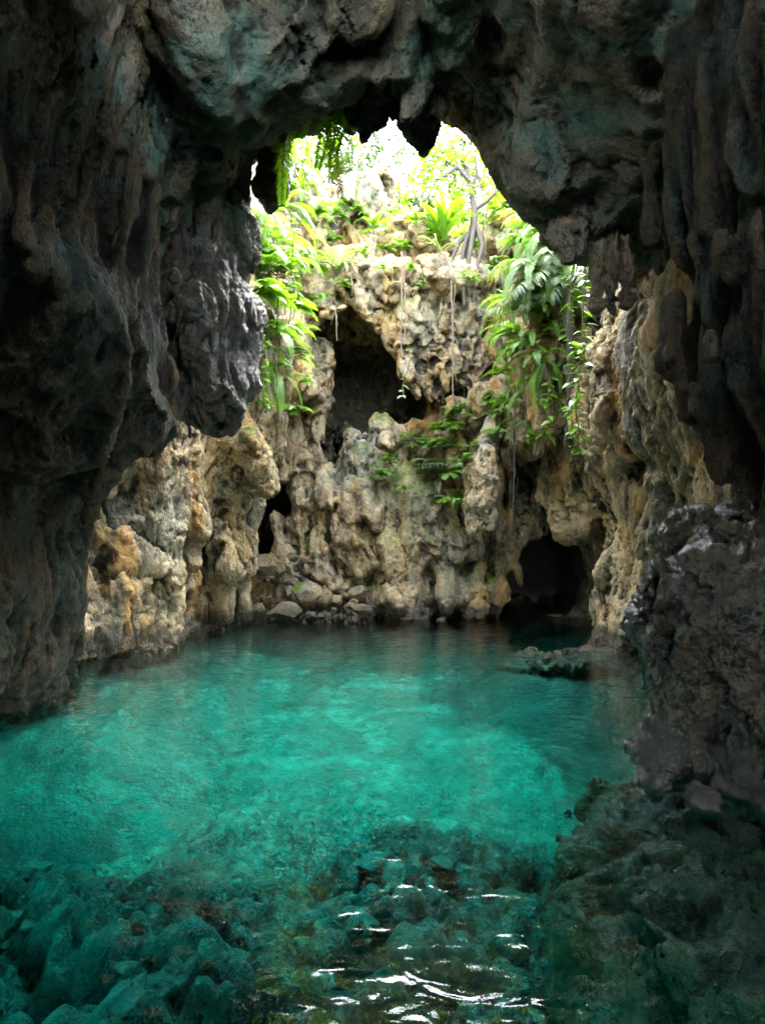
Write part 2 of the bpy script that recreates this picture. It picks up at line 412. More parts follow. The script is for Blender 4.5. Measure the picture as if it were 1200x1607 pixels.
FM.hole(P(305, 850, 15.8), (0.16, 0.8, 1.6), 0.15).hole(P(378, 930, 17.0), (0.14, .8, 1.0), 0.15)
FM.hole(P(240, 905, 13.1), (0.9, 0.3, 0.06), 0.15)
def f_leftmid(p):
    x = p[:, 0] - 0.15 * (p[:, 1] - 17.0) + 1.1 * np.clip((17.2 - p[:, 1]) / 3.2, 0, 1) * np.clip((p[:, 2] - 0.6) / 1.4, 0, 1)
    x = x + 1.3 * np.clip(p[:, 1] - 17.7, 0, 3) * np.clip((6.5 - p[:, 2]) / 1.5, 0, 1)
    d = smax(poly2(x, p[:, 2], VM), np.maximum(10.3 - p[:, 1], p[:, 1] - 21.5), 0.5)
    d = FM.apply(p, d)
    up = np.clip((p[:, 2] - 5.5) / 2, 0, 1)
    return d - rough(p, 0.17, 0.09, 0.08, 0.25, 1.5, 151.0) * (1 + 0.4 * up) - 0.20 * fins(p[:, 1] * 0.8 - p[:, 0] * 0.6, p[:, 2], 0.85, 7.7)
rocks['leftmid'] = rock('leftmid', f_leftmid, (-6.6, 9.8, -2.6), (-1.0, 22.0, 14.6), 0.048 * SC, None, dict(amp=0.85, flute=1.1, pits=0.35, fac=0.8, freq=1.0))

# sunlit wall on the right with fluted columns
VQ = XZ([(1800, 250), (1010, 290), (975, 330), (965, 380), (962, 440), (955, 500), (935, 550), (925, 600), (925, 660), (936, 715), (960, 765), (985, 820), (976, 862), (962, 905), (955, 950), (952, 990), (945, 1025), (930, 1080), (930, 1300), (1800, 1300)], 13.5)
FQ = Feats()
for a in ([(958, 560), (950, 620), (944, 690)], [(985, 560), (985, 630), (982, 690)], [(1010, 570), (1004, 650), (1000, 690)], [(1040, 540), (1050, 620), (1060, 680)], [(985, 590), (990, 640), (992, 720)]):
    FQ.line([P(x, y, 12.4) for x, y in a], [0.26, 0.24, 0.1], 0.1)
FQ.line([P(1040, 420, 11.5), P(1035, 500, 11.6), P(1075, 600, 11.6), P(1090, 680, 11.5)], [0.3, 0.3, 0.4, 0.35], 0.2)
FQ.line([P(1000, 420, 11.6), P(1020, 500, 11.8), P(1040, 560, 11.8)], [0.16, 0.22, 0.2], 0.12)
FQ.line([P(975, 730, 12.8), P(1015, 790, 12.9), P(1025, 880, 13.0), P(1030, 960, 13.0)], [0.3, 0.42, 0.45, 0.5], 0.2)
FQ.line([P(975, 890, 13.6), P(972, 940, 13.5), P(985, 1000, 13.4)], [0.3, 0.22, 0.4], 0.15)
FQ.line([P(1060, 760, 11.5), P(1050, 850, 11.8), P(1055, 950, 12), P(1060, 1010, 12)], [0.5, 0.45, 0.5, 0.5], 0.2)
FQ.hole(P(1010, 845, 12.6), (0.14, 0.4, 0.5), 0.12).hole(P(1030, 640, 11.9), (0.1, 0.3, 0.7), 0.1).hole(P(1000, 745, 12.3), (0.5, 0.4, 0.14), 0.12)
def f_rightmid(p):
    d = prism(p, VQ, 7.6, 14.6, 0.5)
    d = FQ.apply(p, d)
    d = d - 0.15 * fins(p[:, 1] * 0.8 + p[:, 0] * 0.6, p[:, 2], 0.75, 5.7) - 0.06 * fins(p[:, 1] + p[:, 0] * 0.6, p[:, 2], 0.26, 6.7)
    return d - rough(p, 0.14, 0.12, 0.07, 0.2, 1.6, 181.0)
rocks['rightmid'] = rock('rightmid', f_rightmid, (2.6, 7.4, -2.6), (6.8, 15.6, 8.8), 0.04 * SC, None, dict(amp=0.95, flute=1.3, pits=0.35, fac=0.6, freq=1.0))

# overgrown buttress further back on the right
VT = XZ([(1900, 60), (1000, 60), (880, 230), (845, 290), (838, 340), (830, 420), (815, 480), (820, 560), (832, 640), (815, 690), (842, 715), (868, 700), (880, 760), (905, 845), (940, 790), (985, 860), (1030, 930), (1060, 1300), (1900, 1300)], 17.5)
FT = Feats()
FT.line([P(905, 320, 16.4), P(900, 480, 16.5), P(905, 640, 16.6)], [0.4, 0.4, 0.3], 0.25)
FT.line([P(890, 660, 16.6), P(900, 740, 16.8), P(892, 845, 17)], [0.35, 0.42, 0.12], 0.2)
FT.line([P(925, 690, 16.2), P(960, 800, 16.2), P(975, 880, 16.2)], [0.35, 0.3, 0.3], 0.2)
def f_butt(p):
    d = prism(p, VT, 15.8, 21.5, 0.6)
    d = FT.apply(p, d)
    return d - rough(p, 0.28, 0.14, 0.14, 0.4, 1.4, 211.0)
rocks['butt'] = rock('butt', f_butt, (2.4, 14.6, -2.0), (10.5, 22.2, 15.5), 0.06 * SC, None, dict(amp=1.1, flute=0.6, pits=0.8, fac=1.0, freq=0.9))

# the back cliff
zk = np.array([-3, 0, 1.5, 4, 6.2, 8.0, 8.8, 9.4, 10.2, 12.0, 14.5])
yk = np.array([20.4, 20.7, 20.9, 20.8, 20.6, 19.9, 19.35, 19.7, 20.3, 21.6, 23.6])
FK = Feats()
FK.hole(P(558, 585, 21.5), (1.6, 2.6, 1.9), 0.5).hole(P(548, 490, 20.8), (0.5, 2.0, 1.2), 0.2).hole(P(625, 640, 21.6), (1.0, 2.4, 0.7), 0.2)
FK.hole(P(522, 690, 21.8), (0.5, 2.0, 1.1), 0.2).hole(P(445, 775, 22.0), (0.95, 2.4, 0.9), 0.3).hole(P(415, 840, 22.4), (0.8, 2.6, 1.2), 0.3)
FK.hole(P(855, 900, 22.6), (1.35, 4.6, 1.5), 0.15).hole(P(800, 935, 21.6), (1.0, 3.0, 1.0), 0.15).hole(P(875, 745, 20.8), (1.4, 1.4, 1.5), 0.35)
FK.hole(P(534, 903, 20.9), (0.3, 0.7, 0.3), 0.1).hole(P(800, 545, 19.9), (0.5, 0.9, 0.5), 0.2).hole(P(812, 790, 20.4), (0.4, 1, 1.2), 0.2)
FK.hole(P(545, 395, 20.8), (0.12, 0.9, 1.5), 0.1)
FK.line([P(600, 880, 20.6), P(575, 800, 20.4), P(580, 720, 20.5), P(592, 670, 20.8)], [0.35, 0.42, 0.55, 0.3], 0.25)
FK.line([P(560, 930, 20.6), P(545, 850, 20.5), P(555, 740, 20.6)], [0.3, 0.42, 0.3], 0.2)
FK.line([P(510, 920, 20.7), P(505, 840, 20.8), P(500, 770, 20.9)], [0.3, 0.3, 0.2], 0.15)
FK.line([P(475, 900, 21.3), P(478, 840, 21.4), P(485, 790, 21.6)], [0.6, 0.55, 0.3], 0.2)
FK.line([P(500, 560, 21.2), P(496, 640, 21), P(488, 720, 20.9), P(488, 745, 20.9)], [0.55, 0.5, 0.42, 0.2], 0.2)
FK.line([P(455, 620, 20.8), P(455, 690, 20.7), P(448, 750, 20.6)], [0.5, 0.4, 0.15], 0.2)
FK.blob(P(655, 800, 20.9), (1.5, 1.0, 1.2), 0.6).blob(P(610, 870, 20.9), (1.2, 0.9, 0.9), 0.5).blob(P(700, 860, 20.8), (1.4, 0.9, 0.9), 0.5)
FK.blob(P(640, 940, 20.6), (1.1, 0.9, 0.9), 0.4).blob(P(745, 930, 20.7), (1.0, 0.9, 0.8), 0.4)
FK.line([P(640, 950, 20.0), P(655, 880, 20.1), P(672, 800, 20.2)], [0.3, 0.25, 0.15], 0.3).line([P(700, 950, 20.0), P(712, 880, 20.1), P(705, 820, 20.2)], [0.32, 0.22, 0.15], 0.3)
FK.line([P(610, 950, 20.1), P(618, 900, 20.1), P(625, 850, 20.3)], [0.25, 0.22, 0.15], 0.25).line([P(745, 955, 19.9), P(752, 900, 20.1), P(745, 860, 20.3)], [0.3, 0.22, 0.12], 0.25)
FK.blob(P(610, 440, 19.8), (0.9, 0.7, 0.5), 0.3).blob(P(700, 450, 19.7), (1.2, 0.8, 0.45), 0.3).blob(P(650, 380, 20.8), (1.0, 0.9, 0.7), 0.25)
FK.blob(P(560, 320, 21.6), (0.8, 0.9, 0.8), 0.2).blob(P(590, 300, 22.6), (0.45, 0.8, 0.5), 0.15).blob(P(470, 360, 21.2), (0.9, 1, 1.2), 0.3).blob(P(790, 380, 21.0), (0.8, 0.9, 0.9), 0.25)
FK.blob(P(500, 450, 20.3), (0.9, 0.9, 0.8), 0.3)
FK.line([P(700, 800, 20.4), P(695, 720, 20.5), P(720, 650, 20.5)], [0.4, 0.5, 0.5], 0.25)
FK.blob(P(715, 555, 20.4), (1.5, 0.9, 1.3), 0.4).blob(P(800, 600, 20.7), (0.9, 0.8, 1.4), 0.4).blob(P(655, 520, 20.1), (0.8, 0.7, 0.7), 0.3)
FK.line([P(570, 470, 19.8), P(610, 520, 19.9), P(660, 590, 20.1), P(690, 630, 20.2)], [0.28, 0.25, 0.22, 0.15], 0.15)      # edge of the overhang
for k in range(44):                # drips along its foot
    px = rng.uniform(625, 830); py = np.interp(px, [625, 690, 760, 830], [560, 625, 610, 590]) + rng.uniform(-35, 12); D = rng.uniform(19.7, 20.3)
    a = P(px, py, D); L = rng.uniform(0.2, 0.7); r = rng.uniform(0.08, 0.2)
    FK.cap(a + [0, 0.35, 0.5], a - [0, 0, L], r * 1.5, r * 0.6, 0.14)
for k in range(34):
    px = rng.uniform(430, 760); py = rng.uniform(700, 840); D = rng.uniform(20.3, 20.9)
    a = P(px, py, D); L = rng.uniform(0.3, 0.9); r = rng.uniform(0.09, 0.2)
    FK.cap(a + [0, 0.3, 0.2], a - [0, 0, L], r * 1.1, r * 0.7, 0.1)
def f_back(p):
    yb = np.interp(p[:, 2], zk, yk)
    lip = np.clip(1 - np.abs(p[:, 2] - 8.8) / 1.2, 0, 1)
    yb = yb + lip * 0.5 * np.abs(noise(p * [0.9, 0.3, 0.3] + 3)) * 2
    top = 13.3 + 0.9 * noise(p * [0.45, 0.2, 0] + 9.1) + np.interp(p[:, 0], [-4, -1.5, -0.3, 0.6, 2.2, 3.5, 6], [2.5, 1.0, 0.4, -0.2, -0.7, 0.9, 2.5])
    d = smax((yb - p[:, 1]) * 0.82, (p[:, 2] - top) * 0.8, 0.5)
    d = FK.apply(p, d)
    up = np.clip((p[:, 2] - 8.2) / 1.0, 0, 1)
    mid = np.clip(1 - np.abs(p[:, 2] - 7) / 2.2, 0, 1)
    r = rough(p, 0.22, 0.15, 0.09, 0.3, 1.5, 241.0, 0.4)
    c1, c2 = cells(p * [0.9, 0.9, 1.1] + 2.2)
    w = p + 0.3 * np.stack([noise(p * 0.9 + 5), noise(p * 0.9 + 15), noise(p * 0.9 + 25)], 1)
    karst = 0.42 * (0.3 - np.abs(noise(w * 0.9 + 3))) + 0.26 * (0.3 - np.abs(noise(w * 2.1 + 13))) + 0.35 * (np.clip(c2 - c1, 0, 0.5) - 0.2)
    r = r * (1 - 0.3 * mid) * (1 - 0.7 * up) + up * karst
    r = r + (1 - up) * 0.15 * fins(p[:, 0] + 0.1 * p[:, 2], p[:, 2], 0.8, 9.1)
    return d - r
rocks['back'] = rock('back', f_back, (-6.4, 18.0, -1.6), (8.4, 25.4, 16.4), 0.055 * SC, None, dict(amp=0.95, flute=0.9, pits=0.5, fac=0.9, freq=0.85))

v_, q_, r_ = rocks['back']          # shade of the recesses painted in: lowered relief turns darker
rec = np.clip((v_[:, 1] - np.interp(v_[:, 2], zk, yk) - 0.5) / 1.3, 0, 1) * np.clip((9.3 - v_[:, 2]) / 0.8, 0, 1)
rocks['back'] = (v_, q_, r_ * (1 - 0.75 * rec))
# hanging rock on the back cliff, dark stalactites under the roof, knob and tongue at its rim
def lumpy(name, feats, lo, hi, h, seed, amp=1.0, **kw):
    def f(p):
        return feats.apply(p, np.full(len(p), 0.9)) - rough(p * 1.6, 0.07 * amp, 0.09 * amp, 0.06 * amp, 0.25, 2.2, seed) / 1.6
    rocks[name] = rock(name, f, lo, hi, h * SC, None, dict(amp=0.7 * amp, flute=1.2, pits=0.4, freq=1.4) | kw)
A = Feats().line([P(772, 660, 19.3), P(764, 700, 19.2), P(752, 745, 19.0), P(752, 790, 18.95), P(757, 822, 18.95)], [0.2, 0.3, 0.42, 0.42, 0.2], 0.2)
A.line([P(745, 790, 18.9), P(741, 832, 18.9)], [0.28, 0.14], 0.12).line([P(765, 710, 18.85), P(772, 750, 18.8)], [0.25, 0.18], 0.1).line([P(768, 770, 18.8), P(770, 828, 18.85)], [0.2, 0.12], 0.1)
lumpy('pendant', A, P(700, 850, 19) - [0, 1.4, 0.3], P(815, 620, 19) + [0, 1.4, 0.3], 0.04, 300)
B = Feats().line([P(575, 60, 9.8), P(576, 130, 9.9), P(578, 180, 9.9), P(574, 214, 9.9)], [0.42, 0.31, 0.22, 0.06], 0.1).line([P(596, 100, 9.9), P(594, 170, 9.9), P(592, 205, 9.9)], [0.22, 0.12, 0.05], 0.08).line([P(555, 80, 9.8), P(560, 150, 9.8), P(563, 195, 9.8)], [0.2, 0.1, 0.04], 0.08)
lumpy('stal_a', B, P(520, 240, 9.9) - [0, 0.7, 0], P(640, 30, 9.9) + [0, 0.7, 0.1], 0.026, 310)
B = Feats().line([P(655, 40, 9.9), P(655, 130, 10), P(656, 190, 10), P(664, 238, 10)], [0.46, 0.36, 0.28, 0.08], 0.12).line([P(676, 80, 10), P(678, 160, 10), P(676, 222, 10)], [0.22, 0.14, 0.05], 0.08).line([P(634, 90, 9.9), P(640, 170, 9.9), P(648, 214, 9.9)], [0.2, 0.12, 0.05], 0.08)
B.line([P(616, 120, 9.9), P(615, 188, 9.9)], [0.1, 0.04], 0.08)
lumpy('stal_b', B, P(595, 260, 10) - [0, 0.8, 0], P(725, 20, 10) + [0, 0.8, 0.1], 0.026, 320)
B = Feats().line([P(893, 345, 9.6), P(893, 375, 9.5), P(899, 396, 9.45)], [0.2, 0.2, 0.17], 0.1).line([P(880, 350, 9.5), P(876, 368, 9.45), P(882, 385, 9.4)], [0.12, 0.11, 0.08], 0.06)
lumpy('knob', B, P(850, 430, 9.5) - [0, 0.6, 0], P(940, 320, 9.5) + [0, 0.6, 0.1], 0.024, 330, 0.7)
B = Feats().line([P(430, 190, 10.3), P(432, 240, 10.5), P(430, 285, 10.6), P(424, 322, 10.6)], [0.28, 0.22, 0.22, 0.1], 0.12).line([P(418, 230, 10.5), P(414, 290, 10.6), P(416, 312, 10.6)], [0.14, 0.1, 0.06], 0.1)
lumpy('tongue', B, P(370, 350, 10.6) - [0, 0.8, 0], P(480, 150, 10.4) + [0, 0.8, 0.1], 0.028, 340)
B = Feats().line([P(955, 370, 9.7), P(956, 420, 9.7), P(960, 470, 9.8)], [0.18, 0.13, 0.06], 0.1).line([P(938, 375, 9.8), P(936, 430, 9.8), P(934, 490, 9.8)], [0.14, 0.10, 0.04], 0.08).line([P(975, 380, 9.7), P(978, 430, 9.7), P(984, 470, 9.8)], [0.15, 0.1, 0.05], 0.08)
lumpy('pillar', B, P(905, 560, 9.5) - [0, 0.8, 0], P(1015, 340, 9.4) + [0, 0.8, 0.1], 0.028, 350)
print('rocks', round(time.time() - T0, 1), sum(len(v[0]) for v in rocks.values()), flush=True)
# ---------------------------------------------------------------- materials
class NT:
    def __init__(s, name):
        s.m = bpy.data.materials.new(name); s.m.use_nodes = True; s.t = s.m.node_tree
        s.b = s.t.nodes['Principled BSDF']; s.out = s.t.nodes['Material Output']
        s.pos = s.n('ShaderNodeNewGeometry')
    def n(s, kind, **kw):
        x = s.t.nodes.new(kind)
        for k, v in kw.items():
            if k.startswith('i_'):
                x.inputs[int(k[2:]) if k[2:].isdigit() else k[2:]].default_value = v
            else: setattr(x, k, v)
        return x
    def l(s, a, b): s.t.links.new(a, b)
    def vec(s, scale):
        x = s.n('ShaderNodeVectorMath', operation='MULTIPLY'); s.l(s.pos.outputs['Position'], x.inputs[0])
        x.inputs[1].default_value = scale if hasattr(scale, '__len__') else (scale,) * 3
        return x.outputs[0]
    def noise(s, scale, detail=4, rough=0.55, dist=0.0, off=0.0):
        v = s.vec(scale)
        if off:
            a = s.n('ShaderNodeVectorMath', operation='ADD'); s.l(v, a.inputs[0]); a.inputs[1].default_value = (off,) * 3; v = a.outputs[0]
        x = s.n('ShaderNodeTexNoise'); s.l(v, x.inputs['Vector'])
        x.inputs['Scale'].default_value = 1; x.inputs['Detail'].default_value = detail; x.inputs['Roughness'].default_value = rough; x.inputs['Distortion'].default_value = dist
        return x.outputs['Fac']
    def ramp(s, fac, lo, hi, a=0.0, b=1.0):
        x = s.n('ShaderNodeMapRange', clamp=True); s.l(fac, x.inputs[0])
        for k, v in zip((1, 2, 3, 4), (lo, hi, a, b)): x.inputs[k].default_value = v
        return x.outputs[0]
    def mul(s, a, b, op='MULTIPLY'):
        x = s.n('ShaderNodeMath', operation=op)
        for k, v in enumerate((a, b)):
            if isinstance(v, (int, float)): x.inputs[k].default_value = v
            else: s.l(v, x.inputs[k])
        return x.outputs[0]
    def mix(s, f, a, b, mode='MIX'):
        x = s.n('ShaderNodeMix', data_type='RGBA', blend_type=mode)
        for k, v in zip((0, 6, 7), (f, a, b)):
            if isinstance(v, (int, float)): x.inputs[k].default_value = v
            elif isinstance(v, tuple): x.inputs[k].default_value = (*v, 1)
            else: s.l(v, x.inputs[k])
        return x.outputs[2]
    def bump(s, h, strength, dist, normal=None):
        x = s.n('ShaderNodeBump'); x.inputs['Strength'].default_value = strength; x.inputs['Distance'].default_value = dist
        s.l(h, x.inputs['Height'])
        if normal: s.l(normal, x.inputs['Normal'])
        return x.outputs[0]

def rock_mat(name, tan=(.40, .33, .22), grey=(.34, .33, .29), ochre=(.44, .29, .12), stain_shade=(.055, .05, .04), teal=(.15, .23, .19),
             ochre_amt=0.5, stain_amt=0.5, teal_amt=0.2, moss_amt=0.0, wet=0.0, wet_z=0.35, dark=1.0, bump=1.0, scale=1.0, ridge=(1.25, 0.4, 0.60, 0.95), sheet=0.0, patch=0.0):
    k = NT(name)
    big = k.noise(0.45 * scale, 4, 0.55, 0.3)
    streak = k.noise((2.2 * scale, 2.2 * scale, 0.28 * scale), 5, 0.6, 0.4, 3.1)
    blot = k.noise(1.3 * scale, 4, 0.6, 0.5, 8.2)
    fine = k.noise(7 * scale, 5, 0.65, 0.2, 1.7)
    speck = k.noise(42 * scale, 2, 0.7)
    c = k.mix(k.ramp(big, 0.38, 0.62), tan, grey)
    c = k.mix(k.mul(k.ramp(blot, 0.5, 0.68), ochre_amt), c, ochre)
    c = k.mix(k.mul(k.ramp(k.noise(0.8 * scale, 5, 0.6, 0.5, 14.0), 0.45, 0.62), teal_amt), c, teal)
    c = k.mix(k.mul(k.ramp(streak, 0.5, 0.72), stain_amt), c, stain_shade)
    c = k.mix(k.mul(k.ramp(k.noise(2.6 * scale, 5, 0.7, 0.6, 21), 0.56, 0.7), 0.55 * stain_amt + 0.15), c, (stain_shade[0] * 1.6, stain_shade[1] * 1.5, stain_shade[2] * 1.4))
    if sheet:                       # broad seepage stains running down the face
        sh = k.noise((0.75 * scale, 0.75 * scale, 0.10 * scale), 5, 0.6, 0.5, 71)
        c = k.mix(k.mul(k.ramp(sh, 0.50, 0.60), sheet), c, (.075, .078, .055))
        sh2 = k.noise((1.1 * scale, 1.1 * scale, 0.12 * scale), 4, 0.6, 0.5, 81)
        c = k.mix(k.mul(k.ramp(sh2, 0.56, 0.66), sheet), c, (ochre[0] * .75, ochre[1] * .68, ochre[2] * .6))
    if patch:                       # weed and dark rubble on the bottom
        c = k.mix(k.mul(k.ramp(k.noise((0.8, 1.3, 0.8), 6, 0.62, 0.7, 91), 0.45, 0.53), patch), c, (.055, .075, .045))
    c = k.mix(0.85, c, k.mix(fine, (.20, .19, .17), (1.0, 1.0, .98)), 'OVERLAY')
    c = k.mix(0.6, c, k.mix(speck, (.2, .2, .2), (.85, .85, .85)), 'OVERLAY')
    # hairline cracks and small dark pits
    wv = k.n('ShaderNodeVectorMath', operation='ADD'); k.l(k.vec(1.1 * scale), wv.inputs[0])
    nz = k.n('ShaderNodeTexNoise'); k.l(k.vec(2.6 * scale), nz.inputs['Vector']); nz.inputs['Scale'].default_value = 1; nz.inputs['Detail'].default_value = 6; nz.inputs['Roughness'].default_value = 0.7
    k.l(nz.outputs['Color'], wv.inputs[1])
    vc = k.n('ShaderNodeTexVoronoi', feature='DISTANCE_TO_EDGE'); k.l(wv.outputs[0], vc.inputs['Vector']); vc.inputs['Scale'].default_value = 1
    crk = k.mul(k.ramp(vc.outputs['Distance'], 0.0, 0.022, 1.0, 0.0), k.ramp(k.noise(0.9 * scale, 3, 0.5, 0, 51), 0.45, 0.55))
    c = k.mix(k.mul(crk, 0.85), c, (stain_shade[0] * .5, stain_shade[1] * .5, stain_shade[2] * .5))
    vp = k.n('ShaderNodeTexVoronoi'); k.l(k.vec((13 * scale, 13 * scale, 9 * scale)), vp.inputs['Vector']); vp.inputs['Scale'].default_value = 1
    pit = k.mul(k.ramp(vp.outputs['Distance'], 0.12, 0.34, 1.0, 0.0), k.ramp(k.noise(1.8 * scale, 4, 0.6, 0, 61), 0.48, 0.6))
    c = k.mix(k.mul(pit, 0.7), c, (stain_shade[0] * .6, stain_shade[1] * .6, stain_shade[2] * .6))
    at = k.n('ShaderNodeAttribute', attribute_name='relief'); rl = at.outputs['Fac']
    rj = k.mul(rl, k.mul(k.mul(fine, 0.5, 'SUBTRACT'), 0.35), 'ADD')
    c = k.mix(k.ramp(rj, 0.16, 0.50, 0.88, 0.0), c, (stain_shade[0] * .6, stain_shade[1] * .6, stain_shade[2] * .6))  # crevices darkened: occlusion shade put into the colour
    c = k.mix(k.ramp(rj, ridge[2], ridge[3], 0.0, ridge[1]), c, (tan[0] * ridge[0], tan[1] * ridge[0], tan[2] * ridge[0]))  # ridges painted lighter, as if catching the light
    sep = k.n('ShaderNodeSeparateXYZ'); k.l(k.pos.outputs['Normal'], sep.inputs[0])
    spz = k.n('ShaderNodeSeparateXYZ'); k.l(k.pos.outputs['Position'], spz.inputs[0])
    if moss_amt:
        mm = k.mul(k.ramp(sep.outputs[2], 0.0, 0.6), k.ramp(k.noise(1.1 * scale, 6, 0.65, 0.3, 31), 0.48, 0.6))
        c = k.mix(k.mul(mm, moss_amt), c, k.mix(fine, (.05, .09, .012), (.16, .24, .03)))
    # tide mark: dark and wet just above the water
    tide = k.ramp(k.mul(spz.outputs[2], k.mul(k.noise(1.6, 4), 0.5), 'SUBTRACT'), -0.15, wet_z, 1.0, 0.0)
    c = k.mix(k.mul(k.ramp(tide, 0.0, 0.6), 0.85), c, (.035, .033, .022))
    if dark != 1.0: c = k.mix(1.0, c, (dark, dark, dark), 'MULTIPLY')
    k.l(c, k.b.inputs['Base Color'])
    r = k.mul(k.ramp(k.noise(2.5 * scale, 5, 0.6, 0, 44), 0.4, 0.65, 0.22, 0.75), wet)
    base = k.ramp(fine, 0.3, 0.7, 0.65, 0.9)
    rr = k.n('ShaderNodeMix', data_type='FLOAT'); rr.inputs[0].default_value = wet; k.l(base, rr.inputs[2])
    k.l(k.ramp(k.noise(2.5 * scale, 5, 0.6, 0, 44), 0.4, 0.65, 0.05, 0.24), rr.inputs[3])
    r2 = k.n('ShaderNodeMix', data_type='FLOAT'); k.l(tide, r2.inputs[0]); k.l(rr.outputs[0], r2.inputs[2]); r2.inputs[3].default_value = 0.22
    k.l(r2.outputs[0], k.b.inputs['Roughness'])
    k.b.inputs['Specular IOR Level'].default_value = 0.35 + 0.45 * wet
    vo = k.n('ShaderNodeTexVoronoi'); k.l(k.vec(5.5 * scale), vo.inputs['Vector']); vo.inputs['Scale'].default_value = 1
    n1 = k.bump(k.noise(4.5 * scale, 6, 0.7, 0.4), 1.0 * bump, 0.16 / scale)
    n2 = k.bump(k.mul(k.mul(vo.outputs['Distance'], 0.35), k.mul(crk, pit, 'ADD'), 'SUBTRACT'), 0.9 * bump, 0.04 / scale, n1)
    n3 = k.bump(k.noise((16 * scale, 16 * scale, 7 * scale), 4, 0.7), 1.0 * bump, 0.055 / scale, n2)
    k.l(n3, k.b.inputs['Normal'])
    if wet:
        k.b.inputs['Coat Weight'].default_value = 0.8 * wet; k.b.inputs['Coat Roughness'].default_value = 0.07; k.b.inputs['Coat IOR'].default_value = 1.45; k.l(n2, k.b.inputs['Coat Normal'])
    return k.m

M = {}
M['near'] = rock_mat('dark cave rock', ridge=(2.3, 0.6, 0.56, 0.95), tan=(.052, .036, .016), grey=(.027, .024, .016), ochre=(.05, .03, .010), stain_shade=(.008, .0075, .006), teal=(.028, .06, .046), teal_amt=0.8, stain_amt=0.8, ochre_amt=0.5, scale=1.4)
M['roof'] = rock_mat('roof rock', tan=(.14, .105, .06), grey=(.075, .085, .068), ochre=(.13, .08, .035), stain_shade=(.015, .014, .011), teal=(.055, .115, .09), teal_amt=1.0, stain_amt=0.65, ochre_amt=0.6, scale=1.2)
M['wet'] = rock_mat('wet dark rock', ridge=(1.6, 0.6, 0.56, 0.92), tan=(.085, .060, .029), grey=(.05, .043, .028), ochre=(.09, .058, .02), teal=(.035, .04, .022), stain_shade=(.01, .009, .007), teal_amt=0.3, stain_amt=0.6, wet=1.0, wet_z=0.5, scale=2.0, moss_amt=0.1, bump=2.2)
M['bulge'] = rock_mat('damp flowstone', tan=(.075, .053, .029), grey=(.045, .039, .029), ochre=(.11, .07, .03), stain_shade=(.015, .014, .012), teal_amt=0.35, stain_amt=0.8, ochre_amt=0.5, wet=0.3, scale=1.6)
M['drip'] = rock_mat('brown dripstone', tan=(.20, .145, .08), grey=(.14, .12, .085), ochre=(.20, .12, .04), stain_shade=(.02, .018, .014), teal_amt=0.2, stain_amt=0.6, ochre_amt=0.5, scale=1.5)
M['lit'] = rock_mat('pale limestone', sheet=0.8, tan=(.48, .34, .165), grey=(.33, .285, .20), ochre=(.52, .29, .07), stain_shade=(.035, .03, .024), teal=(.12, .17, .11), teal_amt=0.35, stain_amt=0.8, ochre_amt=0.6, moss_amt=0.4, scale=1.0)
M['back'] = rock_mat('cliff limestone', sheet=0.75, tan=(.46, .335, .17), grey=(.35, .305, .225), ochre=(.50, .28, .075), stain_shade=(.035, .032, .027), teal=(.09, .145, .11), teal_amt=0.4, stain_amt=0.75, ochre_amt=0.85, moss_amt=0.8, scale=0.8)
M['pendant'] = rock_mat('banded flowstone', tan=(.46, .36, .21), grey=(.40, .36, .28), ochre=(.46, .29, .10), teal_amt=0.05, stain_amt=0.4, ochre_amt=0.8, scale=1.2)
M['dark_drip'] = rock_mat('blue grey stalactite', tan=(.07, .072, .07), grey=(.06, .068, .07), teal=(.045, .065, .065), stain_shade=(.015, .015, .015), ochre_amt=0.1, teal_amt=0.5, stain_amt=0.4, scale=1.8)
M['stone'] = rock_mat('rubble stone', tan=(.25, .18, .095), grey=(.18, .155, .115), ochre=(.26, .16, .05), stain_shade=(.03, .026, .02), ochre_amt=0.6, stain_amt=0.5, teal_amt=0.1, moss_amt=0.4, wet_z=0.35, scale=2.0)
M['stone_moss'] = rock_mat('mossy stone', tan=(.25, .195, .115), grey=(.20, .18, .135), stain_shade=(.03, .026, .02), ochre_amt=0.5, stain_amt=0.4, teal_amt=0.1, moss_amt=1.0, wet_z=0.35, scale=1.7)
M['bed'] = rock_mat('pale lake bed', patch=0.85, tan=(.60, .57, .46), grey=(.40, .40, .33), ochre=(.40, .33, .19), teal=(.20, .27, .21), stain_shade=(.05, .05, .035), teal_amt=0.6, stain_amt=0.6, ochre_amt=0.3, wet_z=-9, scale=1.0)
M['sunk'] = rock_mat('brown sunken rock', patch=0.6, tan=(.50, .35, .17), grey=(.36, .29, .17), ochre=(.50, .31, .10), stain_shade=(.06, .047, .026), teal=(.11, .15, .05), teal_amt=0.6, stain_amt=0.6, ochre_amt=0.6, moss_amt=0.5, wet_z=-9, scale=1.6)
M['sunk_dark'] = rock_mat('dark sunken rock', tan=(.17, .15, .10), grey=(.12, .12, .09), ochre=(.18, .14, .07), stain_shade=(.03, .03, .02), teal=(.08, .11, .08), teal_amt=0.4, stain_amt=0.6, ochre_amt=0.4, wet_z=-9, scale=2.0)
M['pebble'] = rock_mat('pale sunken stone', tan=(.66, .62, .50), grey=(.50, .50, .42), ochre=(.5, .42, .25), stain_shade=(.10, .10, .07), teal=(.30, .38, .30), teal_amt=0.4, stain_amt=0.3, ochre_amt=0.3, wet_z=-9, scale=2.5)

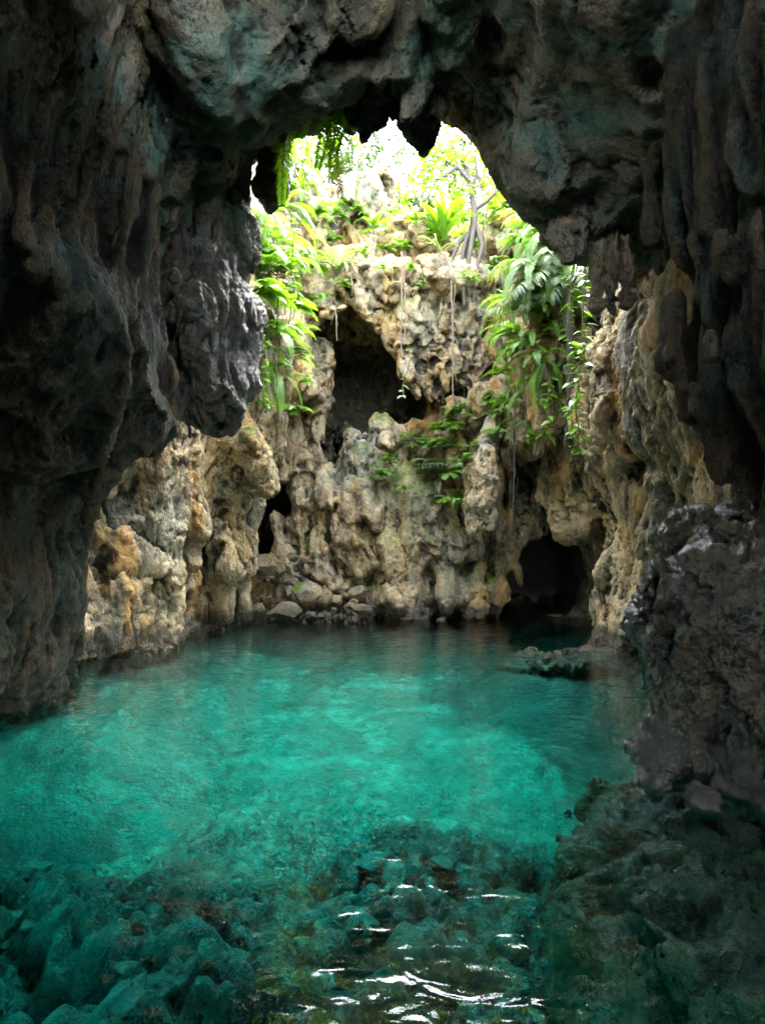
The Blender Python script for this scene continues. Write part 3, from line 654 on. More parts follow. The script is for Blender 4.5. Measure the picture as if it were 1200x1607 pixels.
def leaf_mat(name, c0, c1, trans=0.5, rough=0.45):
    k = NT(name)
    inf = k.n('ShaderNodeObjectInfo')
    f = k.noise(1.7, 3, 0.5); f2 = k.noise(9, 2, 0.5)
    m = k.mul(k.mul(k.ramp(f, 0.3, 0.7), 0.55), k.mul(inf.outputs['Random'], 0.45), 'ADD')
    c = k.mix(m, c0, c1)
    c = k.mix(k.mul(f2, 0.35), c, tuple(x * 0.45 for x in c0))
    k.l(c, k.b.inputs['Base Color']); k.b.inputs['Roughness'].default_value = rough
    t = k.n('ShaderNodeBsdfTranslucent')
    k.l(k.mix(1.0, c, (1.5, 1.45, 0.55), 'MULTIPLY'), t.inputs[0])
    ms = k.n('ShaderNodeMixShader'); ms.inputs[0].default_value = trans
    k.l(k.b.outputs[0], ms.inputs[1]); k.l(t.outputs[0], ms.inputs[2]); k.l(ms.outputs[0], k.out.inputs[0])
    return k.m
M['fern'] = leaf_mat('bright fern green', (.055, .15, .011), (.19, .37, .028), 0.5)
M['leaf'] = leaf_mat('broad leaf green', (.055, .15, .011), (.19, .37, .026), 0.5, 0.35)
M['palm'] = leaf_mat('palm green', (.07, .13, .03), (.17, .24, .07), 0.35, 0.35)
M['pale'] = leaf_mat('pale grey green', (.14, .20, .09), (.26, .33, .17), 0.35, 0.4)
M['deep'] = leaf_mat('deep green', (.03, .075, .012), (.07, .14, .02), 0.35, 0.4)
M['canopy'] = leaf_mat('sunlit canopy', (.010, .026, .003), (.028, .055, .007), 0.4)
M['dead'] = leaf_mat('dead frond brown', (.08, .055, .03), (.16, .11, .06), 0.2, 0.8)

def bark_mat(name, a, b):
    k = NT(name)
    c = k.mix(k.noise((14, 14, 3), 6, 0.65), a, b); k.l(c, k.b.inputs['Base Color']); k.b.inputs['Roughness'].default_value = 0.85
    k.l(k.bump(k.noise((30, 30, 6), 5, 0.6), 0.7, 0.01), k.b.inputs['Normal'])
    return k.m
M['bark'] = bark_mat('grey brown bark', (.035, .028, .02), (.10, .08, .058))
M['root'] = bark_mat('pale root', (.10, .075, .045), (.26, .20, .13))
M['stem'] = bark_mat('green stem', (.06, .08, .02), (.16, .17, .06))

# water: clear, tinted by its depth, rippled
k = NT('clear green water'); k.t.nodes.remove(k.b)
def ripple(k, s, fine):
    a = k.noise((1.9, 2.6, 1), 1, 0.4, 0.9); b = k.noise((4.6, 6.2, 1), 1, 0.4, 1.0, 5.0); c = k.noise((13, 19, 1), 2, 0.5, 0.3, 11.0)
    h = k.mul(k.mul(a, 0.45), k.mul(k.mul(b, 0.26), k.mul(c, fine), 'ADD'), 'ADD')
    return k.bump(h, 1.0, s)
nrm = ripple(k, 0.040, 0.03)
fr = k.n('ShaderNodeFresnel'); fr.inputs[0].default_value = 1.33; k.l(nrm, fr.inputs['Normal'])
gl = k.n('ShaderNodeBsdfGlossy'); gl.inputs['Roughness'].default_value = 0.015; k.l(nrm, gl.inputs['Normal'])
tr = k.n('ShaderNodeBsdfTransparent')
mf = k.n('ShaderNodeMixShader'); k.l(fr.outputs[0], mf.inputs[0]); k.l(tr.outputs[0], mf.inputs[1]); k.l(gl.outputs[0], mf.inputs[2])
k.l(mf.outputs[0], k.out.inputs['Surface'])
va = k.n('ShaderNodeVolumeAbsorption'); va.inputs[0].default_value = (0.01, 0.955, 0.94, 1); va.inputs[1].default_value = 0.7
k.l(va.outputs[0], k.out.inputs['Volume'])
M['water'] = k.m

k = NT('plateau soil')
k.l(k.mix(k.noise(0.6, 6), (.06, .05, .03), (.10, .14, .04)), k.b.inputs['Base Color']); k.b.inputs['Roughness'].default_value = 0.95
M['soil'] = k.m
# ---------------------------------------------------------------- setting: rock walls, roof, bed, water, ground above
def put(key, name, mat, kind='structure', label=None, cat=None, group=None):
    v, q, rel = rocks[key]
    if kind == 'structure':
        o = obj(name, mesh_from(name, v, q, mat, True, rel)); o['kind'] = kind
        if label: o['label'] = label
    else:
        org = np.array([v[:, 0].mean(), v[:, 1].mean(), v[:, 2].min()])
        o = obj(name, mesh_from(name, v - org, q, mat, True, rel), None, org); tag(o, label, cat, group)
    return o
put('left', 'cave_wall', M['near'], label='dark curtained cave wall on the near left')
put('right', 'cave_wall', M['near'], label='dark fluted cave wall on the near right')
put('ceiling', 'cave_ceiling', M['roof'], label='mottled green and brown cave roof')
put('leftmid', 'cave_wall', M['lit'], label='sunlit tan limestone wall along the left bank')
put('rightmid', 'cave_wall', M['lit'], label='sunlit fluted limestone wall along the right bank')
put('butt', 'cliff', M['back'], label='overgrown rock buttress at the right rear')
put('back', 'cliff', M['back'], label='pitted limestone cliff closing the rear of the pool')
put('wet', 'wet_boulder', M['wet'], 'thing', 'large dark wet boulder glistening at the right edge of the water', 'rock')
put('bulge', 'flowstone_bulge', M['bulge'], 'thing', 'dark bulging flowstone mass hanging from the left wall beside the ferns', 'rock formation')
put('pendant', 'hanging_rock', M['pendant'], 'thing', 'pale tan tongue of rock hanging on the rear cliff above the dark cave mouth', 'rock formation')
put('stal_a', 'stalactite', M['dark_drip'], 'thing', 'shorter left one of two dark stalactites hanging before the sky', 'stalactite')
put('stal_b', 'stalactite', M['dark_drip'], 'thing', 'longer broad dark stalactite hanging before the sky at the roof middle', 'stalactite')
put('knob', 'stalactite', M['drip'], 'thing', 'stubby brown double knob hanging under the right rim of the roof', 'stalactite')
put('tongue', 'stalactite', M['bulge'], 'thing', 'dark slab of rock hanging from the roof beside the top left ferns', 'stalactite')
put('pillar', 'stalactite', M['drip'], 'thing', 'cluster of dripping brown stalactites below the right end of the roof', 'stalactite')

# the vestibule behind the standing point: closes the cave so that only a little light comes from there
def shell():
    nu, nv = 60, 28
    v = []; q = []
    for i in range(nv + 1):
        t = i / nv; y = 5.6 - 11 * t
        for j in range(nu):
            a = 2 * math.pi * j / nu
            rx = 5.2 + 0.5 * math.sin(3 * a + y); rz = 5.2 + 1.2 * math.cos(2 * a)
            sc_ = 1.0 if t < 0.55 else max(VEST, 1 - (t - 0.55) / 0.45 * (1 - VEST))
            v.append((rx * sc_ * math.cos(a) + 0.2, y, 2.8 + rz * sc_ * math.sin(a) * (1 + 0.06 * math.sin(5 * a + 2 * y))))
    for i in range(nv):
        for j in range(nu):
            a = 2 * math.pi * (j + .5) / nu; cx_, cz_ = math.cos(a), math.sin(a); yy = 5.6 - 11 * (i + .5) / nv
            if math.sin(a) < -0.62: continue
            if GAP and -0.2 < yy < GAP_Y and 1.22 < a < 1.58: continue          # opening added out of view to light near water and wet boulder
            q.append((i * nu + j, i * nu + (j + 1) % nu, (i + 1) * nu + (j + 1) % nu, (i + 1) * nu + j))
    v = np.array(v); v += 0.35 * np.stack([noise(v * 0.7), 0 * v[:, 0], noise(v * 0.7 + 40)], 1)
    return v, np.array(q)
v, q = shell()
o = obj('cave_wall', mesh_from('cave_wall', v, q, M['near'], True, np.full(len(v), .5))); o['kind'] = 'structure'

# caps added behind the cave mouths, near black to paint their shade
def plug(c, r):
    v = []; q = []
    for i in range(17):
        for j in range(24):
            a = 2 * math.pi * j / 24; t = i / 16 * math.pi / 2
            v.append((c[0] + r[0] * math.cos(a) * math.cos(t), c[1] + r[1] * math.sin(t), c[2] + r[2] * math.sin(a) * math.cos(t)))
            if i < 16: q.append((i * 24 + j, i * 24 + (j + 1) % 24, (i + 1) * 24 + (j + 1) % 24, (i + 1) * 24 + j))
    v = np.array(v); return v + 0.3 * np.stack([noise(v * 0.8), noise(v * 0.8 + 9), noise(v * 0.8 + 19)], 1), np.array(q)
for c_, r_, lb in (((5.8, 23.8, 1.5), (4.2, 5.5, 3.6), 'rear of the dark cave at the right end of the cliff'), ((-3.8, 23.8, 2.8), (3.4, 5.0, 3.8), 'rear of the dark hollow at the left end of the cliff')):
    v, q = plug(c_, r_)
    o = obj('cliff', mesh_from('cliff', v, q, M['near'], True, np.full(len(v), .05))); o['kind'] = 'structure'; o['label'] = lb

# lake bed with rounded stones near the viewer
def bed_z(x, y):
    p = np.stack([x, y, 0 * x], 1)
    near = np.clip((9 - y) / 3, 0, 1)
    z = -2.3 + 0.5 * near + 0.4 * noise(p * 0.33 + 4) + 0.25 * noise(p * 0.9 + 14)
    z += 1.2 * np.exp(-((y - 12.5) / 4.5) ** 2 - ((x - 0.2) / 3.2) ** 2)
    d1, d2 = cells(p * [1.9, 1.9, 0] + [0.3, 0.2, 0.5])
    z += near * 0.40 * np.sqrt(np.clip(1 - (d1 / 0.6) ** 2, 0, 1)) * np.clip(noise(p * 0.5 + 77) * 2 + 0.75, 0, 1)
    d1, d2 = cells(p * [3.7, 3.7, 0] + [7.3, 3.2, 0.5])
    z += (0.12 + 0.1 * near) * np.sqrt(np.clip(1 - (d1 / 0.6) ** 2, 0, 1))
    z += 0.03 * fbm(p * 5, 3)
    zs = np.interp(y, [7.5, 10, 12.5, 15, 22], [-2.6, -1.35, -0.85, -0.5, -0.4]) - 0.25 * np.clip(1 - np.abs(x - 4) / 2, 0, 1) + 0.16 * noise(p * 0.8 + 44) + 0.10 * np.abs(noise(p * 2.2 + 54)) + 0.04 * fbm(p * 4, 2)
    zs = zs + np.clip(-2.6 - x, 0, 1.5) * 0.35 * np.clip((y - 7) / 2, 0, 1)
    z = smax(z, np.minimum(zs, -0.16), 0.3)
    z = np.maximum(z, -0.40 - 0.9 * np.clip(np.hypot((x - 3.8) / 1.9, (y - 13.2) / 1.3) - 0.8, 0, 2) + 0.08 * noise(p * 1.7 + 71))      # shoal under the flat slab
    dd = poly2(x, y, np.array([(-1.6, 4.3), (-0.9, 4.9), (0.3, 4.75), (0.5, 4.2), (-0.2, 3.9), (-1.3, 3.9)])); z -= 0.9 * np.clip(-dd / 0.4, 0, 1)
    dd = poly2(x, y, np.array([(-2.6, 3.9), (-1.6, 3.3), (-1.2, 2.8), (-2.0, 2.5), (-3.2, 3.2)])); z -= 0.9 * np.clip(-dd / 0.4, 0, 1)
    return z
gx, gy = np.meshgrid(np.arange(-7.5, 9.01, 0.06), np.concatenate([np.arange(0.6, 8, 0.05), np.arange(8, 27.5, 0.12)]), indexing='xy')
xs, ys = gx.ravel(), gy.ravel(); H, W = gx.shape
v = np.stack([xs, ys, bed_z(xs, ys)], 1)
ii = (np.arange(H - 1)[:, None] * W + np.arange(W - 1)[None]).ravel()
bq = np.stack([ii, ii + 1, ii + W + 1, ii + W], 1)
o = obj('lake_bed', mesh_from('lake_bed', v, bq, M['bed'], True, relief_of(v, bq) * (0.42 + 0.58 * np.clip(np.exp(-((ys - 12.2) / 3.6) ** 2 - ((xs - 0.3) / 2.7) ** 2) + 0.75 * np.clip((6.8 - ys) / 1.2, 0, 1) + 0.5 * noise(np.stack([xs * .6, ys * .9, 0 * xs], 1)), 0, 1)))); o['kind'] = 'structure'  # relief lowered away from the middle: paints a bright pool of light
# water body
wx0, wx1, wy0, wy1, wz0 = -9.0, 10.5, -5.0, 28.5, -5.0
v = np.array([(wx0, wy0, wz0), (wx1, wy0, wz0), (wx1, wy1, wz0), (wx0, wy1, wz0), (wx0, wy0, 0), (wx1, wy0, 0), (wx1, wy1, 0), (wx0, wy1, 0)])
o = obj('water', mesh_from('water', v, np.array([(0, 3, 2, 1), (4, 5, 6, 7), (0, 1, 5, 4), (1, 2, 6, 5), (2, 3, 7, 6), (3, 0, 4, 7)]), M['water'], False)); o['kind'] = 'structure'
o['label'] = 'clear turquoise pool filling the cave floor'

# sunken rocks: ledge by the wet boulder, slabs further out
def sunk(name, feats, lo, hi, h, seed, label, rr_=1.0):
    def f(p):
        d = feats.apply(p, np.full(len(p), 0.9))
        return d - rr_ * rough(p * 1.3, 0.14, 0.0, 0.12, 1, 1.5, seed)
    v, q, rel = rock('sunk' + str(seed), f, lo, hi, h, None, dict(amp=1.0, flute=0.3, pits=0.8, freq=1.6))
    org = np.array([v[:, 0].mean(), v[:, 1].mean(), v[:, 2].min()])
    o = obj(name, mesh_from(name, v - org, q, M['sunk'], True, rel), None, org); tag(o, label, 'rock')
S = Feats().blob((2.55, 5.0, -0.62), (1.1, 0.95, 0.36), 0.3).blob((2.6, 3.9, -0.66), (1.1, 0.95, 0.38), 0.3).blob((2.4, 3.0, -0.85), (1.05, 0.8, 0.42), 0.3).blob((1.75, 4.4, -1.15), (0.6, 0.9, 0.6), 0.3).blob((2.2, 2.3, -1.1), (1.0, 0.8, 0.5), 0.3)
S.blob((1.6, 2.7, -1.5), (0.7, 0.8, 0.6), 0.3).blob((1.7, 3.6, -1.4), (0.6, 0.8, 0.65), 0.3).blob((1.6, 1.9, -1.45), (0.7, 0.6, 0.5), 0.3)
sunk('sunken_ledge', S, (0.3, 1.0, -2.4), (4.0, 6.4, 0.2), 0.035, 401, 'brown sunken rock ledge under the water beside the wet boulder')
S = Feats().blob((2.95, 6.5, -0.68), (0.9, 0.5, 0.3), 0.2).blob((2.7, 6.3, -0.95), (0.7, 0.6, 0.45), 0.3)
sunk('sunken_slab', S, (0.8, 5.4, -1.6), (3.6, 7.4, 0.1), 0.035, 402, 'small sunken slab just behind the brown ledge by the wet boulder')
S = Feats().blob((3.7, 13.1, -0.27), (1.0, 0.8, 0.2), 0.2).blob((4.4, 13.3, -0.20), (0.7, 0.7, 0.2), 0.2).blob((2.9, 13.3, -0.40), (0.6, 0.6, 0.2), 0.2)
sunk('sunken_slab', S, (1.8, 11.8, -0.9), (5.4, 14.6, 0.25), 0.05, 404, 'long flat slab awash at the foot of the fluted right wall', 0.45)

# ground of the forest above, with the shaft left open
n = 96; inner = []; outer = []
for i in range(n):
    a = 2 * math.pi * i / n
    inner.append((0.6 + 6.2 * math.cos(a), 17.6 + 7.6 * math.sin(a) if math.sin(a) > 0 else 17.6 + 6.9 * math.sin(a), 13.2 if math.sin(a) > -0.2 else 10.4))
rings = [inner]
for r_ in (1.35, 2.2, 5, 14, 60):
    rings.append([(0.6 + (x - 0.6) * r_, 17.6 + (y - 17.6) * r_, 13.0 + (z - 13.0) / r_ + 0.5 * math.sin(3 * x + r_) + (r_ - 1) * 0.25) for x, y, z in inner])
v = np.array(sum(rings, [])); q = []
for k in range(len(rings) - 1):
    for i in range(n):
        if v[k * n + i][1] < 3.6: continue          # ground left out behind the viewer to let daylight reach the shell
        q.append((k * n + i, k * n + (i + 1) % n, (k + 1) * n + (i + 1) % n, (k + 1) * n + i))
o = obj('ground', mesh_from('ground', v, np.array(q), M['soil'])); o['kind'] = 'structure'
# ---------------------------------------------------------------- plants, stones, roots, trees
prnd = random.Random(5)
U = prnd.uniform
_all = np.concatenate([rocks[k][0] for k in ('leftmid', 'rightmid', 'butt', 'back', 'bulge', 'ceiling', 'tongue', 'pendant')])
_px = CX + _all[:, 0] / _all[:, 1] * F; _py = HY - (_all[:, 2] - CAMH) / _all[:, 1] * F
_in = (_px > 0) & (_px < 1200) & (_py > -50) & (_py < 1100)
_all, _px, _py = _all[_in], _px[_in], _py[_in]
_cell = {}
for _i, (_a, _b) in enumerate(zip((_px // 12).astype(int), (_py // 12).astype(int))): _cell.setdefault((_a, _b), []).append(_i)
def wall(px, py, dmin=0, dmax=99):
    """nearest rock point seen in that direction beyond dmin"""
    best = None
    for r in (0, 1, 2, 3):
        for a in range(-r, r + 1):
            for b in range(-r, r + 1):
                for i in _cell.get((int(px // 12) + a, int(py // 12) + b), ()):
                    D = _all[i, 1]
                    if dmin < D < dmax and (best is None or D < best): best = D
        if best: break
    return P(px, py, best or (dmin + 1))

def build(V, Fc, name, mat, smooth=False): return mesh_from(name, V, Fc, mat, True)
def tube(pts, rs, n=6):
    pts = [Vector(p) for p in pts]; V = []; Fc = []
    t0 = (pts[1] - pts[0]).normalized(); u = t0.orthogonal().normalized()
    for i, p in enumerate(pts):
        t = (pts[min(i + 1, len(pts) - 1)] - pts[max(i - 1, 0)]).normalized()
        u = (u - t * u.dot(t)).normalized(); w = t.cross(u)
        for j in range(n):
            a = 2 * math.pi * j / n
            V.append(p + (u * math.cos(a) + w * math.sin(a)) * rs[i])
        if i:
            for j in range(n):
                Fc.append(((i - 1) * n + j, (i - 1) * n + (j + 1) % n, i * n + (j + 1) % n, i * n + j))
    return V, Fc
def join(*parts):
    V = []; Fc = []
    for v, f in parts:
        o = len(V); V += list(v); Fc += [tuple(i + o for i in t) for t in f]
    return V, Fc
def blade(p, d, n, L, w, V, Fc, fold=0.25, droop=0.0, seg=2):
    """leaf blade from p along d, facing n, folded along its midrib"""
    s = d.cross(n).normalized(); o = len(V); wd = [0.25, 1.0, 0.75, 0.0] if seg == 3 else [0.3, 1.0, 0.0]
    for i in range(seg + 1):
        t = i / seg; c = p + d * (L * t) - Vector((0, 0, droop * L * t * t)); k = wd[i] * w * 0.5
        V.append(c); V.append(c + s * k + n * (fold * k)); V.append(c - s * k + n * (fold * k))
    for i in range(seg):
        a = o + 3 * i; b = a + 3
        Fc.append((a, b, b + 1, a + 1)); Fc.append((a, a + 2, b + 2, b))

def frond(L, pairs, pl, pw, arch, droop, taper=0.9, sag=0.35, r=None):
    """a pinnate frond: starts along +X, arches and hangs"""
    r = r or prnd; V = []; Fc = []; pts = []; ang = arch; p = Vector((0, 0, 0)); n = 24; side = r.uniform(-.25, .25); yaw = 0
    for i in range(n + 1):
        pts.append(p.copy()); t = i / n
        ang -= droop / n * (0.4 + 1.2 * t); yaw += side / n
        ang = max(ang, -1.52)
        p = p + Vector((math.cos(ang) * math.cos(yaw), math.cos(ang) * math.sin(yaw), math.sin(ang))) * (L / n)
    V, Fc = tube(pts[::3], [0.008 * L ** .5 * (1 - 0.8 * i / 8) for i in range(9)], 4)
    for k in range(pairs):
        t = 0.10 + 0.9 * k / pairs; i = min(int(t * n), n - 1)
        a = pts[i].lerp(pts[i + 1], t * n - i); d = (pts[i + 1] - pts[i]).normalized()
        lat = d.cross(Vector((0, 0, 1))); lat = lat.normalized() if lat.length > 0.05 else Vector((0, 1, 0))
        up = lat.cross(d).normalized()
        prof = (math.sin(math.pi * min(1, (t + 0.12) * 0.62 + 0.1)) ** 0.8) * (1 - max(0, t - 0.6) ** 1.3 * taper * 2.2)
        prof = max(prof, 0.12)
        for s in (1, -1):
            dirn = (lat * s * 0.9 + d * r.uniform(0.3, 0.5) + up * r.uniform(-0.05, 0.2)).normalized()
            blade(a, dirn, (up + lat * -s * 0.1).normalized(), pl * prof * r.uniform(0.85, 1.12), pw * r.uniform(0.85, 1.1), V, Fc, 0.2, sag, 2)
    return V, Fc
def strap(L, w, arch, droop, r=None, wave=0.0):
    r = r or prnd; n = 9; V = []; Fc = []; p = Vector((0, 0, 0)); ang = arch
    for i in range(n + 1):
        t = i / n; k = w * 0.5 * (0.35 + 1.1 * math.sin(math.pi * min(1, t * 0.95 + 0.05)) ** 0.8) * (1 if t < 0.97 else 0.1)
        z = wave * math.sin(t * 14)
        V += [p.copy(), p + Vector((0, k, 0.35 * k + z)), p + Vector((0, -k, 0.35 * k - z))]
        if i:
            a = 3 * (i - 1); b = 3 * i
            Fc += [(a, b, b + 1, a + 1), (a, a + 2, b + 2, b)]
        ang -= droop / n * (0.3 + 1.4 * t); ang = max(ang, -1.5)
        p = p + Vector((math.cos(ang), 0, math.sin(ang))) * (L / n)
    return V, Fc
def fanleaf(L, fingers, w, droop):
    """palmate leaf on a stalk: stalk along +X, fingers spread at its end"""
    pts = [Vector((L * 0.5 * t, 0, 0.18 * L * math.sin(t * 2.2))) for t in (0, .33, .66, 1)]
    V, Fc = tube(pts, [0.006, 0.005, 0.004, 0.003], 4)
    for k in range(fingers):
        a = (k / (fingers - 1) - 0.5) * 3.6
        d = Vector((math.cos(a), math.sin(a), -0.15)).normalized()
        blade(pts[-1], d, Vector((0.1, 0, 1)).normalized(), L * 0.62 * (1 - 0.12 * abs(a)), w, V, Fc, 0.3, droop, 3)
    return V, Fc
def lobed(L, lobes, w):
    """broad, deeply cut leaf"""
    pts = [Vector((L * t, 0, 0.25 * L * math.sin(t * 2.6) - 0.2 * L * t * t)) for t in np.linspace(0, 1, 7)]
    V, Fc = tube(pts, [0.006] * 6 + [0.002], 4)
    for k in range(lobes):
        t = 0.28 + 0.72 * k / lobes; i = min(int(t * 6), 5); a = pts[i].lerp(pts[i + 1], t * 6 - i)
        for s in (1, -1):
            d = Vector((0.55 + 0.4 * t, s * (1 - 0.35 * t), -0.12)).normalized()
            blade(a, d, Vector((0.1, -0.15 * s, 1)).normalized(), L * 0.46 * math.sin(math.pi * (0.25 + 0.6 * t)) + 0.03, w, V, Fc, 0.1, 0.35, 3)
    return V, Fc

KIND = {
    'sword': ('fern', [frond(U(.95, 1.3), 42, .14, .026, U(.1, .6), U(1.5, 2.2)) for _ in range(5)]),
    'hang': ('fern', [frond(U(1.2, 1.6), 50, .14, .027, U(-.5, .0), U(1.2, 1.8), 0.6) for _ in range(4)]),
    'soft': ('fern', [frond(U(.6, .8), 30, .15, .03, U(.2, .7), U(1.0, 1.8)) for _ in range(4)]),
    'palm': ('palm', [frond(U(1.2, 1.6), 32, .40, .022, U(.3, .8), U(1.4, 2.0), 0.8, 0.75) for _ in range(4)]),
    'lobed': ('leaf', [lobed(U(.5, .7), 8, .062) for _ in range(4)]),
    'strap': ('leaf', [strap(U(.85, 1.1), .12, U(.7, 1.2), U(.7, 1.4), None, 0.01) for _ in range(4)]),
    'spider': ('pale', [strap(U(.7, .95), .05, U(.5, 1.0), U(1.8, 2.6)) for _ in range(4)]),
    'fan': ('pale', [fanleaf(U(.42, .55), 9, .05, 0.3) for _ in range(4)]),
    'dead': ('dead', [frond(U(.9, 1.3), 20, .07, .02, U(-1.2, -.9), U(.4, .6), 0.5, 1.0) for _ in range(3)]),
}
MESH = {k: [build(v, f, 'frond_' + k, M[m]) for v, f in fs] for k, (m, fs) in KIND.items()}
NAME = {'sword': 'frond', 'hang': 'frond', 'soft': 'frond', 'palm': 'frond', 'lobed': 'leaf', 'strap': 'leaf', 'spider': 'leaf', 'fan': 'leaf', 'dead': 'dead_frond'}
def plant(name, px, py, kinds, n, size, out, label, cat, group, dmin=0, dmax=99, spread=2.4, push=0.12, pitch=0.0, mats=None):
    n = int(n * 1.7); size *= 1.08
    """a tuft rooted on the rock, fronds thrown round the direction `out` (degrees from +X)"""
    loc = wall(px, py, dmin, dmax); o_ = math.radians(out)
    loc = loc + np.array([math.cos(o_), math.sin(o_), 0]) * push
    root = empty(name, loc, label, cat, group)
    for i in range(n):
        kd = kinds[i % len(kinds)]
        me = prnd.choice(MESH[kd]); c = obj(NAME[kd], me, root)
        c.rotation_euler = (U(-.25, .25), U(-.25, .25) - pitch, o_ + U(-.5, .5) * spread)
        s = size * U(.75, 1.1); c.scale = (s, s, s); c.location = (U(-.08, .08), U(-.08, .08), U(-.1, .1))
        if mats: pass
    return root

LF = 'ferns and leafy plants hanging on the left cliff'
PL = [  # left cliff, top to bottom
    ('fern', 470, 190, ['hang', 'sword'], 9, 1.15, -60, 'topmost long fern hanging under the roof edge at the left of the sky', 'fern'),
    ('fern', 505, 195, ['sword', 'hang', 'dead'], 9, 1.1, -60, 'big arching fern with brown dead fronds just left of the stalactites', 'fern'),
    ('fern', 455, 262, ['hang', 'dead', 'sword'], 9, 1.05, -50, 'trailing fern with brown tails below the topmost left fern', 'fern'),
    ('fern', 440, 330, ['hang', 'sword'], 10, 1.0, -50, 'long bright fern trailing beside the dark hanging slab', 'fern'),
    ('fern', 420, 375, ['hang', 'sword', 'dead'], 9, 1.0, -50, 'bright yellow green fern below the dark hanging slab', 'fern'),
    ('fern', 400, 350, ['sword'], 8, 0.85, -60, 'feathery fern close under the pale slab on the left', 'fern'),
    ('leafy_plant', 415, 430, ['lobed', 'sword'], 10, 1.1, -60, 'lobed leafy plant above the brightest leaf tier on the left', 'plant'),
    ('leafy_plant', 398, 468, ['lobed'], 11, 1.25, -60, 'brightest broad leaved plant at the middle of the left cliff', 'plant'),
    ('leafy_plant', 440, 480, ['lobed', 'soft'], 9, 1.1, -60, 'broad leaved plant reaching right from the left cliff', 'plant'),
    ('fern', 415, 520, ['sword', 'lobed', 'dead'], 9, 0.9, -60, 'mixed fern tuft beside the shoulder of the dark bulge', 'fern'),
    ('fern', 425, 575, ['soft', 'hang'], 8, 0.85, -60, 'narrow trailing fern right of the dark bulge', 'fern'),
    ('leafy_plant', 452, 560, ['lobed'], 7, 0.85, -60, 'small lobed plant near the lower end of the left greenery', 'plant'),
    ('leafy_plant', 462, 600, ['lobed', 'spider'], 7, 0.75, -60, 'lobed plant with thin strap leaves low on the left cliff', 'plant'),
    ('leafy_plant', 455, 648, ['lobed'], 6, 0.7, -60, 'lowest leafy sprig on the left cliff', 'plant'),
    ('fern', 415, 640, ['soft'], 5, 0.6, -60, 'tiny fern in the notch below the dark bulge', 'fern'),
    ('fern', 390, 680, ['soft'], 4, 0.4, -60, 'very small green tuft under the dark bulge tip', 'fern'),
    ('fern', 475, 300, ['soft', 'sword'], 9, 0.9, -80, 'soft fern cushion on the pale rock left of the sky', 'fern'),
    ('fern', 500, 340, ['soft'], 9, 0.9, -80, 'pale fern clump on the pitted rock under the left sky edge', 'fern'),
    ('fern', 530, 345, ['soft', 'fan'], 8, 0.8, -80, 'hazy light green fern patch in the top left rock', 'fern'),
    ('fern', 520, 380, ['soft'], 8, 0.8, -80, 'drooping pale fern patch above the white rosette', 'fern'),
]
PL += [
    ('fern', 408, 410, ['sword', 'soft'], 9, 0.9, -60, 'fine leaved fern left of the lobed plants', 'fern'),
    ('fern', 440, 420, ['soft', 'sword'], 9, 0.9, -60, 'fine leaved fern between the slab and the broad leaved plants', 'fern'),
    ('fern', 430, 445, ['hang', 'soft'], 8, 0.8, -60, 'trailing fern tucked behind the brightest broad leaved plant', 'fern'),
    ('fern', 445, 530, ['soft', 'sword'], 9, 0.85, -60, 'fern hanging over the tan rock right of the bulge shoulder', 'fern'),
    ('fern', 405, 545, ['soft', 'dead'], 7, 0.7, -60, 'short fern pressed against the bulge edge', 'fern'),
    ('fern', 470, 400, ['soft', 'sword'], 9, 0.9, -70, 'fern fringe at the right edge of the left greenery', 'fern'),
    ('fern', 482, 240, ['sword', 'hang'], 9, 1.0, -70, 'arching fern in front of the hazy rim at the left', 'fern'),
    ('fern', 450, 300, ['sword', 'soft', 'dead'], 9, 0.9, -60, 'fern with browned tips beside the hanging slab', 'fern'),
]
for a in PL: plant(*a, LF, spread=2.6, dmin=10.9 if a[2] < 245 else 12.6)

